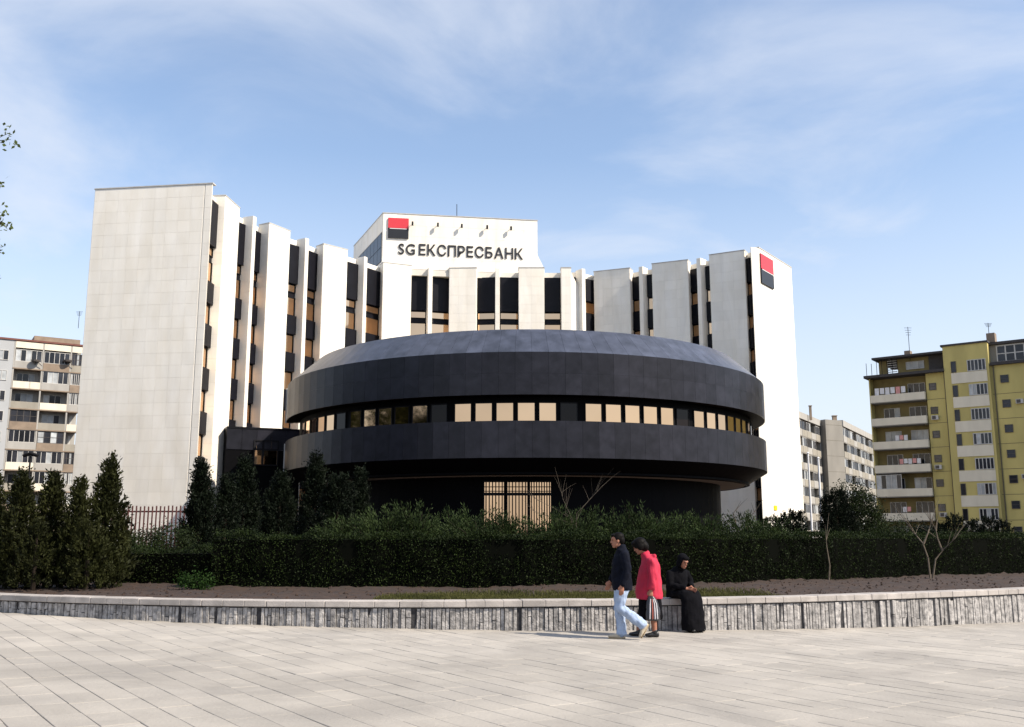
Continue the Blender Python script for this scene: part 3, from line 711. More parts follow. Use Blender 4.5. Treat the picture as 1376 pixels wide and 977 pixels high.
# roof-top dwelling with an open terrace
zr = fy.z_at(1240, 475); sp0 = fy.s_at(1192, 490)
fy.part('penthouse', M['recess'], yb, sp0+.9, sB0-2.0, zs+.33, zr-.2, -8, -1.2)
fy.part('penthouse_roof', M['roofdark'], yb, .6, sB0-.03, zr-.19, zr+.05, -9, .3)
fy.part('stair_door', M['roofdark'], yb, sB0-1.98, sB0-.03, zs+.33, zr-.2, -8, -1.0)
win(fy, yb, sp0+1.9, sp0+4.0, zs+.9, zr-.65, -1.2, 3, 1, 'wframe', ['curtain'])
for i in range(7):
    z = zs+.5+i*.27; fy.part('screen_slat', M['wframe'], yb, sp0-.3, sp0+.8, z, z+.1, -1.3, -1.2)
fy.part('screen_wall', M['recess'], yb, sp0-1.4, sp0-.35, zs+.33, zr-.2, -1.6, -1.4)
for i in range(6):
    s = -.2+i*.62; x, y = fy.p(s, -.1); MB().tube([(x, y, zs+.3), (x, y, zs+2.0-.1*i if i < 2 else zr-.2)], .035, 5).build('terrace_post', M['metal'], yb)
fy.part('chimney', M['beige'], yb, fy.s_at(1206, 475), fy.s_at(1214, 475), zr, zr+1.1, -4, -3)
s = fy.s_at(1329, 462); fy.part('chimney', M['beige'], yb, s-.4, s+.5, ztB+.23, ztB+1.3, -2, -.9)
# glazed veranda on the right part
zv = fy.z_at(1350, 461)
fy.part('penthouse', M['panelgrey'], yb, sB1+.02, 39, zC+.36, zv, -8, -.6); fy.part('penthouse_roof', M['roofdark'], yb, sB1+.02, 40, zv+.002, zv+.3, -8.5, -.2)
win(fy, yb, sB1+.7, sB1+6.5, zC+.4, zv-.1, -.6, 6, 2, 'wframe', 'aglass', .13)
q = atY(1222, 470, 116); antenna(q.x, q.y, zr-.5, 4.2, 'tall thin antenna on the mustard block above the penthouse')
q = atY(1329, 450, 113); antenna(q.x, q.y, ztB+1.2, 1.9, 'small antenna on the chimney of the mustard block')

# --- two grey blocks far behind
def grey_block(A, B, ztop, lab, endA=None, nfl=8):
    f = Fac(A, B); b = thing('apartment_block', lab, 'building', (*f.p(f.len/2), 0))
    f.part('wall', M['panelgrey'], b, 0, f.len, 0, ztop, -9, -1.4)
    f.part('roof_edge', M['panel'], b, -.1, f.len, ztop-.9, ztop+.2, -9, .1)
    nb_ = max(2, round(f.len/3.4)); w = f.len/nb_
    for k in range(nfl):
        z0 = ztop - 2.8*(k+1) - .8
        if z0 < 0: break
        for i in range(nb_):
            f.part('parapet', M['cream' if (i+k) % 3 else 'panel'], b, i*w+.08, (i+1)*w-.06, z0-.15, z0+.95, -.12, .04)
            if (i*3+k*5) % 4 != 1: win(f, b, i*w+.15, (i+1)*w-.15, z0+.96, z0+2.45, -.14, 3, 1, 'dframe' if (i+k) % 2 else 'wframe', ['aglass', 'aglass', 'curtain'])
            else: win(f, b, i*w+.5, (i+1)*w-.7, z0+.2, z0+2.2, -1.4, 2, 1, 'dframe', 'aglass')
        f.part('balcony_floor', M['panelgrey'], b, 0, f.len, z0-.3, z0-.155, -1.39, .0)
        for i in range(nb_+1): f.part('partition', M['panelgrey'], b, max(0, i*w-.06), min(f.len, i*w+.06), z0-.14, z0+2.5, -1.39, -.2)
    if endA:
        e = Fac(endA, A); e.part('end_wall', M['panelgrey'], b, 0, e.len-.02, 0, ztop+.1, -4, .0)
        for k in range(nfl+1): e.part('panel_joint', M['line'], b, .02, e.len-.05, max(.1, ztop-2.8*k-.85), max(.14, ztop-2.8*k-.81), .001, .012)
    return b
a1, b1 = atY(1070, 552, 160), atY(1112, 571, 179)
grey_block((a1.x, a1.y), (b1.x, b1.y), atY(1070, 553, 160).z, 'narrow grey block of flats with cream balconies beside the sunlit white end wall')
a2, b2, e2 = atY(1132, 566, 175), atY(1185, 592, 212), atY(1109, 566, 173)
grey_block((a2.x, a2.y), (b2.x, b2.y), a2.z, 'grey block of flats with a blank end wall beside the mustard block', endA=(e2.x, e2.y))
for (px, py, Yd, hh, lab) in ((1089, 553, 166, 1.6, 'short roof vent pipe on the narrow grey flats'), (1121.5, 566, 178, 1.6, 'square chimney on the grey flats with a blank end wall')):
    p = atY(px, py, Yd); o = MB().box(-.35 if hh else 0, .35, -.35, .35, 0, hh); 
    wdt = .35 if '1089' not in str(px) else .18
    m = MB(); m.box(p.x-wdt, p.x+wdt, p.y-wdt, p.y+wdt, p.z-1.5, p.z+.9); m.box(p.x-wdt-.08, p.x+wdt+.08, p.y-wdt-.08, p.y+wdt+.08, p.z+.902, p.z+1.05)
    tag(m.build('chimney', M['beige']), lab, 'chimney')

# ------------------------------------------------------------------ flagpoles, lamp, fence
for (x0, y0_, x1, y1_, Yd, lab) in ((1085.6, 610, 1090, 697, 72, 'slim white flagpole right beside the white end wall'), (1099.5, 617, 1103.5, 719, 66, 'slim white flagpole standing clear of the white end wall')):
    t_ = atY(x0, y0_, Yd); b = MB(); b.tube([(t_.x, Yd, .3), (t_.x, Yd, t_.z)], [.085, .06], 10); fp = thing('flagpole', lab, 'flagpole', (t_.x, Yd, .3), group='flagpoles')
    b.build('pole', M['pole'], fp); MB().tube([(t_.x, Yd, t_.z+.001), (t_.x, Yd, t_.z+.06), (t_.x, Yd, t_.z+.16)], [.05, .1, .03], 10).build('finial', M['pole'], fp)
    MB().tube([(t_.x, Yd, .25), (t_.x, Yd, .55)], [.2, .14], 10).build('base', M['panelgrey'], fp)
p = atY(41, 613, 60); lp = thing('street_lamp', 'dark street lamp in front of the pale flats', 'lamp', (p.x, p.y, .3))
MB().tube([(p.x, p.y, .3), (p.x, p.y, p.z)], [.07, .05], 8).build('post', M['metal'], lp); hd = MB(); hd.tube([(p.x-.45, p.y, p.z+.02), (p.x, p.y, p.z+.16), (p.x+.45, p.y, p.z+.02)], [.1, .13, .1], 8); hd.build('lamp_head', M['metal'], lp)
FYY = 44.0; xa, xb = atY(140, 690, FYY).x, atY(292, 690, FYY).x; zt_ = atY(200, 680, FYY).z
fe = thing('iron_fence', 'red brown iron railing with upright bars before the white end wall', 'fence', ((xa+xb)/2, FYY, .4))
x = xa; i = 0
while x < xb:
    MB().box(x-.028, x+.028, FYY-.02, FYY+.02, .35, zt_+random.uniform(-.02, .02)).build('post' if i % 9 == 4 else 'bar', M['rust'], fe); x += .18; i += 1
for z in (zt_-.28, .7): MB().box(xa, xb, FYY+.022, FYY+.06, z, z+.07).build('rail', M['rust'], fe)

# ------------------------------------------------------------------ vegetation
def hedge_mesh(name, label, path, width, ztop, z0, dens=1300, leaf=.052, m='hedge', topvar=.06):
    """clipped hedge along a plan path: dark twiggy core and a skin of small leaves"""
    P = [Vector(p) for p in path]; seg = [(P[i+1]-P[i]).length for i in range(len(P)-1)]; T = sum(seg); cum = np.concatenate([[0], np.cumsum(seg)])
    px_ = np.array([p.x for p in P]); py_ = np.array([p.y for p in P]); Hh = ztop-z0
    def loc(s):
        x = np.interp(s, cum, px_); y = np.interp(s, cum, py_); e = .3
        tx = np.interp(s+e, cum, px_)-np.interp(s-e, cum, px_); ty = np.interp(s+e, cum, py_)-np.interp(s-e, cum, py_); l = np.hypot(tx, ty)+1e-9
        return x, y, tx/l, ty/l
    hd = thing(name, label, 'hedge', (P[len(P)//2].x, P[len(P)//2].y, z0))
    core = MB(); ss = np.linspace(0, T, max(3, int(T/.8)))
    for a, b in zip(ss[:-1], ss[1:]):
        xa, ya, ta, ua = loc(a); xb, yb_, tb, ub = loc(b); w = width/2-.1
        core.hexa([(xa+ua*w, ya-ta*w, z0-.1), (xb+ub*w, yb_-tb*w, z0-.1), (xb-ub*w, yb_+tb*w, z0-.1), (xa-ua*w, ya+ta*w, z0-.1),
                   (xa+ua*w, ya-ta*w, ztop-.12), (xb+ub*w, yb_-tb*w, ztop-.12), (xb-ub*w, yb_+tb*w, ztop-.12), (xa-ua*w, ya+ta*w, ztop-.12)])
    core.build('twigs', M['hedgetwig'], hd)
    nF = int(T*Hh*dens); nT = int(T*width*dens*1.1)
    s = RNG.uniform(0, T, nF+nT); x, y, tx, ty = loc(s); C = np.zeros((nF+nT, 3)); D = RNG.normal(0, .6, (nF+nT, 3))
    lump = .07*np.sin(s*1.7)+.05*np.sin(s*5.3+1)+.03*np.sin(s*11.7)
    hh = z0 + Hh*RNG.random(nF)
    o_ = width/2 + lump[:nF]*(.6+.5*np.sin(hh*6)) - np.abs(RNG.normal(0, .05, nF)) - .06*np.clip((hh-ztop+.12)/.12, 0, 1)
    back = RNG.random(nF) < .2; sg = np.where(back, -1, 1)
    C[:nF] = np.stack([x[:nF]+ty[:nF]*o_*sg, y[:nF]-tx[:nF]*o_*sg, hh], 1); D[:nF] += np.stack([ty[:nF]*.6*sg, -tx[:nF]*.6*sg, np.full(nF, .5)], 1)
    w = RNG.uniform(-width/2, width/2, nT); zt = ztop + topvar*np.sin(s[nF:]*3.3) + topvar*.7*np.sin(s[nF:]*8.1+2) - np.abs(RNG.normal(0, .035, nT)) + (RNG.random(nT) < .16)*RNG.uniform(.02, .15, nT)*(.5+.5*np.sin(s[nF:]*1.9+np.sin(s[nF:]*4.3)*2))
    C[nF:] = np.stack([x[nF:]+ty[nF:]*w, y[nF:]-tx[nF:]*w, zt], 1); D[nF:] += np.array([0, 0, .9])
    leaves('foliage', C, D, leaf, leaf*.5, M[m], hd); return hd
def pp(px, Y): return (atY(px, 760, Y).x, Y)
hedge_mesh('hedge', 'long clipped dark green hedge running behind the walkers and the garden soil', [pp(292, 22.9), pp(500, 23.0), pp(700, 23.2), pp(900, 24.2), pp(1000, 25.3), pp(1100, 26.7)], 1.1, 1.64, .42)
hedge_mesh('hedge', 'clipped hedge behind the bare forked sapling and below the mustard block', [pp(1098, 26.75), pp(1200, 28.6), pp(1290, 30), pp(1376, 31.4), pp(1520, 34)], 1.2, 1.65, .45, 750)
hedge_mesh('hedge', 'low clipped hedge in front of the iron railing', [pp(150, 24.4), pp(230, 24.2), pp(300, 24.0)], .9, 1.30, .42, 900)

def conifer(name, label, base, h, r, m='thuja', dens=1.0, group=None, leaf=.11, lean=0, prof=1.0, cat='tree'):
    bx, by, bz = base; t0 = thing(name, label, cat, base, group=group)
    tr = MB(); tr.tube([(bx, by, bz-.1), (bx+lean*.5, by, bz+h*.5), (bx+lean, by, bz+h*.93)], [.045*h**.6, .03*h**.6, .008], 7); tr.build('trunk', M['bark'], t0)
    ncl = int(520*dens*(h/3)*(r/.6)**.8); t = RNG.beta(1.0, 1.35, ncl)*.97; ang = RNG.uniform(0, 2*np.pi, ncl)
    pr = (1-t)**prof*np.clip(.55+t*5, 0, 1)
    lob = 1 + .26*np.sin(ang*3+t*9+bx) + .2*np.sin(ang*5-t*17+bx*2)
    rr = r*pr*lob*RNG.uniform(.45, 1.08, ncl)**.6
    cx = bx+lean*t+np.cos(ang)*rr; cy = by+np.sin(ang)*rr; cz = bz+.08+t*h
    per = 26; C = np.repeat(np.stack([cx, cy, cz], 1), per, 0); outd = np.repeat(np.stack([np.cos(ang), np.sin(ang), np.zeros(ncl)], 1), per, 0)
    k = RNG.random((ncl*per, 1)); sc = h/3.2
    dirc = unit(outd*.55 + np.array([0, 0, .95]) + np.repeat(RNG.normal(0, .28, (ncl, 3)), per, 0))
    C = C + dirc*(k-.3)*.34*sc + RNG.normal(0, .045*sc, (ncl*per, 3))
    D = dirc + RNG.normal(0, .45, C.shape)
    # leader shoots at the tip
    tip = np.array([bx+lean, by, bz+h]); nt_ = 90; kk = RNG.random((nt_, 1)); Ct = tip - np.array([0, 0, 1])*kk*h*.16 + RNG.normal(0, 1, (nt_, 3))*(.01+.09*kk)*r*np.array([1, 1, .3])
    leaves('crown', np.vstack([C, Ct]), np.vstack([D, RNG.normal(0, .4, (nt_, 3))+np.array([0, 0, 1])]), leaf*sc**.5, leaf*.34*sc**.5, M[m], t0); return t0
def cbase(px, Y): x = atY(px, 720, Y).x; return (x, Y, soilz(x, Y))
def ctop(px, py, Y): return atY(px, py, Y).z
def con(px, py, Y, r, label, m='thuja', name='thuja_tree', group=None, **k):
    b = cbase(px, Y); z = ctop(px, py, Y); return conifer(name, label, b, z-b[2], r, m, group=group, **k)
con(142, 618, 22.6, .62, 'tallest thuja with a thin pointed tip before the white end wall', group='thujas on the garden bed')
con(104, 648, 22.2, .55, 'thuja with a slender tip next to the tallest thuja', group='thujas on the garden bed')
con(66, 640, 22.8, .68, 'broad thuja in front of the pale flats next to the slender one', group='thujas on the garden bed')
con(24, 636, 22.0, .60, 'dense thuja below the street lamp', group='thujas on the garden bed')
con(-14, 640, 22.5, .66, 'thuja at the end of the thuja row farthest from the iron railing', group='thujas on the garden bed')
con(120, 700, 21.7, .55, 'low rounded thuja at the foot of the thuja row', group='thujas on the garden bed', prof=.5)
con(50, 705, 21.5, .55, 'low dark thuja bush between the taller thujas', group='thujas on the garden bed', prof=.5)
con(266, 621, 34, .62, 'slim dark cypress before the black slot of the white end wall', 'darkcon', 'cypress_tree', prof=.8)
con(301, 640, 36, .7, 'dark conifer at the foot of the white pier', 'darkcon', 'cypress_tree', prof=.8, dens=.7)
con(324, 616, 40, .85, 'tall dark conifer before the black link wing', 'darkcon', 'cypress_tree', prof=.8, dens=.7)
con(374, 634, 38, .9, 'dark conifer below the gold windows of the link wing', 'darkcon', 'cypress_tree', prof=.7, dens=.7)
con(421, 612, 41, .8, 'tall dark conifer before the edge of the round pavilion', 'darkcon', 'cypress_tree', prof=.8, dens=.7)
con(452, 640, 38, .9, 'short dark conifer between two taller ones before the pavilion', 'darkcon', 'cypress_tree', prof=.5)
con(482, 632, 42, .6, 'slim dark conifer before the shaded side of the pavilion', 'darkcon', 'cypress_tree', prof=.7)
for i, (px, py, lab) in enumerate(((1043, 694, 'small dark conifer under the yellow plate'), (1056, 690, 'small dark conifer beside the white end wall'), (1066, 687, 'pointed small conifer beside the white end wall'), (1077, 688, 'small conifer before the flagpole beside the white wall'), (1030, 697, 'low dark conifer before the base of the white wall'))):
    con(px, py, 44+i*.6, .42, lab, 'darkcon', 'conifer', 'small conifers before the sunlit end wall', prof=.55)
con(1126, 660, 52, 1.0, 'tall narrow dark conifer beside the flagpole that stands clear of the wall', 'darkcon', 'cypress_tree', prof=.35)
for px, py, r, lab in ((1283, 693, .75, 'dark rounded conifer before the mustard block'), (1308, 699, .65, 'low dark conifer before the stair tower of the mustard block'), (1330, 694, .5, 'pointed dark conifer under the stair tower windows'), (1348, 700, .6, 'low round conifer at the end of the row before the mustard block'), (1268, 704, .6, 'low dark conifer at the near end of the row before the mustard block')):
    con(px, py, 44, r, lab, 'darkcon', 'conifer', 'dark conifers before the mustard block', prof=.42)

def clump_tree(name, label, base, h, rx, m, nclump, per, leaf, trunk_h=.35, group=None, dens=1, cat='tree', asp=.34, limbs=9):
    bx, by, bz = base; t0 = thing(name, label, cat, base, group=group); tr = MB(); zc_ = bz + h*(trunk_h+1)/2; rz = h*(1-trunk_h)/2
    tr.tube([(bx, by, bz-.1), (bx+.05*h*random.uniform(-1, 1), by, bz+h*.4), (bx, by, bz+h*.82)], [.028*h, .02*h, .006*h], 8)
    cl = []
    for i in range(nclump):
        while True:
            v = RNG.normal(size=3); v /= np.linalg.norm(v); q = v*RNG.uniform(.35, 1)**.5*RNG.uniform(.8, 1.12)
            if q[2] > -.95: break
        cl.append((bx+q[0]*rx, by+q[1]*rx, zc_+q[2]*rz))
    for i in range(limbs):
        c = cl[i % len(cl)]; z0 = bz+h*random.uniform(.25, .6)
        tr.tube([(bx, by, z0), ((bx+c[0])/2, (by+c[1])/2, (z0+c[2])/2+.03*h), c], [.011*h, .007*h, .003*h], 5)
    tr.build('trunk', M['bark'], t0)
    cl = np.array(cl); C = np.repeat(cl, per, 0) + RNG.normal(0, rx*.17, (len(cl)*per, 3)); D = RNG.normal(size=C.shape)+np.array([0, 0, .3])
    leaves('crown', C, D, leaf, leaf*.5, M[m], t0); return t0
b = cbase(1148, 56); clump_tree('broadleaf_tree', 'dark bushy tree before the grey flats and the mustard block', b, ctop(1148, 655, 56)-b[2], 1.55, 'broad', 80, 190, .13, .0)
b = cbase(1206, 50); clump_tree('shrub', 'dark shrub under the lowest white balcony of the mustard block', b, ctop(1206, 706, 50)-b[2], 1.5, 'broad', 50, 150, .1, .0, cat='shrub')
b = cbase(1240, 48); clump_tree('shrub', 'small dark shrub behind the bare forked sapling', b, ctop(1240, 708, 48)-b[2], 1.0, 'darkcon', 40, 150, .1, .0, cat='shrub')
for px, py, Y, r, lab in ((195, 712, 30, .8, 'low green shrub in front of the iron railing'), (232, 704, 30.5, .7, 'leafy shrub between the railing and the slim cypress'), (168, 716, 29, .6, 'small shrub beside the tallest thuja')):
    b = cbase(px, Y); clump_tree('shrub', lab, b, ctop(px, py, Y)-b[2], r, 'broad', 40, 130, .07, .0, cat='shrub')
b = cbase(268, 21.8); clump_tree('leafy_plant', 'small fresh green plant at the foot of the low hedge', b, .36, .4, 'bright', 26, 40, .07, .05, cat='plant', limbs=4)

# feathery junipers behind the hedge
def juniper(label, base, h, r, lean, shoots=60):
    bx, by, bz = base; t0 = thing('juniper_shrub', label, 'shrub', base, group='junipers behind the hedge'); st = MB(); Cs, Ds = [], []
    for i in range(shoots):
        a = random.uniform(0, 2*math.pi); out_ = r*random.uniform(.25, 1); hh = h*random.uniform(.55, 1.05)*(1-.35*out_/r)
        p0 = np.array([bx, by, bz+.1]); p2 = np.array([bx+math.cos(a)*out_+lean*.35, by+math.sin(a)*out_*.8, bz+hh]); p1 = (p0+p2)/2+np.array([0, 0, .18*h])
        if i < 14: st.tube([tuple(p0), tuple(p1), tuple(p2)], [.02, .014, .005], 4)
        k = RNG.uniform(.25, 1.0, 95)[:, None]; C = (1-k)**2*p0+2*k*(1-k)*p1+k*k*p2; T_ = 2*(1-k)*(p1-p0)+2*k*(p2-p1)
        fan = RNG.normal(0, 1, (95, 3))*(.015+.10*np.sqrt(k*(1.12-k))); Cs.append(C+fan); Ds.append(unit(T_)+unit(fan+1e-6)*.55+RNG.normal(0, .2, (95, 3)))
    st.build('branches', M['bark'], t0); leaves('foliage', np.vstack(Cs), np.vstack(Ds), .11, .028, M['juniper'], t0)
jl = ['beside the dark conifers', 'in front of the shaded ground floor', 'between the dark conifers and the barred windows', 'below the barred window nearest the dark conifers', 'below the middle barred window', 'below the barred window nearest the bare shrub', 'around the bare shrub', 'behind the bare shrub', 'behind the walking man', 'behind the woman in pink', 'behind the seated person', 'before the corner of the recessed ground floor', 'below the pale soffit', 'before the base of the white wall']
for i in range(14):
    px = 470 + i*44 + random.uniform(-8, 8); Y = 27.5 + random.uniform(-.8, 1.6); b = cbase(px, Y)
    juniper('feathery green juniper ' + jl[i], b, ctop(px, 668 + random.uniform(-7, 10), Y)-b[2], random.uniform(1.0, 1.3), random.uniform(-1, .5))

# bare shrubs and saplings
def bare(name, label, base, limbs, r0, cat='shrub', twigs=5, tm='twig'):
    t0 = thing(name, label, cat, base); m = MB(); tw = MB()
    for pts_ in limbs:
        P = [Vector(p) for p in pts_]; k = len(P); m.tube(P, [r0*(1-.75*i/(k-1)) for i in range(k)], 6)
        for _ in range(twigs):
            i = random.randrange(k//2, k-1) if k > 2 else 0; f_ = random.random(); q = P[i].lerp(P[i+1], f_); d = (P[i+1]-P[i]).normalized()*random.uniform(.2, .5) + Vector((random.gauss(0, .22), random.gauss(0, .15), random.uniform(.05, .3)))
            tw.tube([q, q+d*.55+Vector((0, 0, .02)), q+d], [r0*.34, r0*.24, r0*.12], 4)
    m.build('stem', M[tm], t0); tw.build('twigs', M[tm], t0)
Yb = 27.0
def bp(px, py, Y=Yb, dy=0): v = atY(px, py, Y+dy); return (v.x, v.y, v.z)
b0 = (atY(772, 715, Yb).x, Yb, soilz(0, Yb))
bare('bare_shrub', 'leafless shrub with thin fanned branches before the barred windows', b0, [[b0, bp(774, 700), bp(783, 682, Yb, .2), bp(810, 652, Yb, .3)], [b0, bp(775, 690), bp(795, 668), bp(803, 655, Yb, -.2)], [b0, bp(770, 700), bp(757, 672), bp(752, 652, Yb, .2)], [b0, bp(768, 698), bp(745, 683), bp(722, 672, Yb, -.3)], [b0, bp(766, 695), bp(760, 690), bp(761, 668)], [b0, bp(764, 702), bp(738, 694), bp(716, 688)]], .012, tm='twigdark')
Yb2 = 26.3; xq = atY(1250, 775, Yb2).x; b0 = (xq, Yb2, soilz(xq, Yb2))
bare('bare_sapling', 'pale leafless sapling forking into two stems on the garden soil', b0, [[b0, bp(1247, 750, Yb2), bp(1240, 730, Yb2), bp(1228, 716, Yb2, .2), bp(1216, 700, Yb2, .2)], [bp(1241, 731, Yb2), bp(1247, 716, Yb2), bp(1252, 700, Yb2, .1)], [(b0[0]+.06, b0[1], b0[2]), bp(1257, 752, Yb2), bp(1268, 738, Yb2), bp(1283, 724, Yb2, -.2)], [bp(1266, 740, Yb2), bp(1260, 724, Yb2), bp(1257, 708, Yb2)]], .028, 'tree', 5)
b0 = atZ(1114, 782, soilz(7.5, 21.5)); b0 = (b0.x, b0.y, soilz(b0.x, b0.y))
bare('bare_sapling', 'single thin leafless sapling in front of the hedge', b0, [[b0, bp(1115, 760, b0[1]), bp(1111, 735, b0[1]), bp(1110, 722, b0[1])]], .026, 'tree', 3)
Yb3 = 50; b0 = (atY(1000, 700, Yb3).x, Yb3, .5)
bare('bare_shrub', 'crooked leafless twigs before the pale wall under the soffit', b0, [[b0, bp(985, 690, Yb3), bp(990, 684, Yb3), bp(993, 678, Yb3)], [b0, bp(1004, 694, Yb3), bp(1013, 690, Yb3), bp(1015, 684, Yb3)]], .04, twigs=2)

# tree outside the frame whose twigs hang into the view
tx, ty = -9.6, 12.6
tb = thing('spring_tree', 'tall tree with sparse fresh leaves standing on the paved plaza', 'tree', (tx, ty, gz(tx)))
RNG = np.random.default_rng(5); random.seed(5)
tr = MB(); tr.tube([(tx, ty, gz(tx)-.1), (tx+.1, ty, 2), (tx-.05, ty+.05, 4.2), (tx+.1, ty, 6.6)], [.17, .13, .10, .03], 10)
Cs = []
def limb(a, e, r, depth=0):
    a = np.array(a); e = np.array(e); mid = (a+e)/2 + RNG.normal(0, .06, 3)+np.array([0, 0, .1]); tr.tube([tuple(a), tuple(mid), tuple(e)], [r, r*.7, r*.3], 5)
    if depth < 2:
        for _ in range(5 if depth == 0 else 4):
            f_ = RNG.uniform(.45, 1); q = a+(e-a)*f_; dd = (e-a)*RNG.uniform(.02, .08) + RNG.normal(0, .13, 3)*np.array([.6, 1, 1.2]); limb(q, q+dd, r*.4, depth+1)
    else:
        for _ in range(7): Cs.append(e + RNG.normal(0, .06, 3))
for px, py in ((16, 196), (12, 290), (4, 235), (10, 318), (-6, 370), (-10, 130), (-40, 210), (-60, 310)):
    e = atY(px-30, py, ty-.4+random.uniform(-.3, .3)); limb((tx, ty, e.z-random.uniform(.7, 1.2)), tuple(e), .028)
    for q in range(3):        # short leafy end shoots
        w = np.array(e) + np.array([.16+.09*random.random(), random.uniform(-.1, .1), random.uniform(-.22, .25)]); tr.tube([tuple(e), tuple((np.array(e)+w)/2+np.array([0, 0, .03])), tuple(w)], [.009, .006, .003], 4)
        Cs += [w + RNG.normal(0, .05, 3)*np.array([.7, 1, 1.3]) for _ in range(7)]
for _ in range(10):
    a = random.uniform(1.2, 5); z = random.uniform(3, 6); limb((tx, ty, z), (tx+math.cos(a)*1.4-.8, ty+math.sin(a)*1.3, z+.9), .035)
tr.build('trunk', M['bark'], tb)
Cs = np.array(Cs); leaves('crown', Cs, RNG.normal(size=Cs.shape)-np.array([0, 0, .3]), .075, .042, M['spring'], tb)

# poplars outside the frame that the dark side of the pavilion mirrors
for i, (x, y, h, r, lab) in enumerate(((-33.5, 45, 17, 3.6, 'tall poplar on open ground well beside the thujas'), (-37, 53, 18.5, 3.8, 'tallest poplar beside the white end wall'), (-43, 62, 18, 4.0, 'poplar between the white end wall and the pale flats'), (-31, 37, 16, 3.4, 'poplar nearest the plaza beyond the thujas'))):
    clump_tree('poplar_tree', lab, (x, y, soilz(x, y)), h, r, 'broad', 130, 130, .40, .08, 'poplars beside the garden', limbs=14)

# ------------------------------------------------------------------ people
M['skin'] = mat('skin', (.30, .125, .075), .6, var=.08, scale=14)
M['hairblack'] = mat('black_hair', (.005, .004, .004), .6, spec=.08, var=.3, scale=60)
M['jacket'] = mat('navy_jacket', (.005, .0065, .014), .85, spec=.1, var=.25, scale=9, bump=.5, bscale=16)
M['jeans'] = mat('pale_jeans', (.34, .42, .56), .85, var=.12, scale=9, bump=.5, bscale=18, col2=(.24, .31, .45))
M['pink'] = mat('pink_coat', (.45, .013, .048), .85, var=.1, scale=7, bump=.5, bscale=14)
M['blackcloth'] = mat('black_cloth', (.004, .004, .006), .9, spec=.08, var=.3, scale=9, bump=.5, bscale=16)
M['shoecream'] = mat('cream_shoe', (.46, .39, .29), .6, var=.1, scale=14); M['sole'] = mat('tan_sole', (.40, .29, .16), .7)
M['shoeblack'] = mat('black_shoe', (.008, .008, .009), .4); M['eye'] = mat('dark_eye', (.02, .012, .01), .3); M['lip'] = mat('lip', (.33, .10, .08), .5)
M['bagdark'] = mat('dark_plastic', (.03, .03, .035), .3); M['bagwhite'] = mat('white_plastic', (.6, .58, .6), .35); M['bagred'] = mat('red_plastic', (.35, .09, .06), .4)
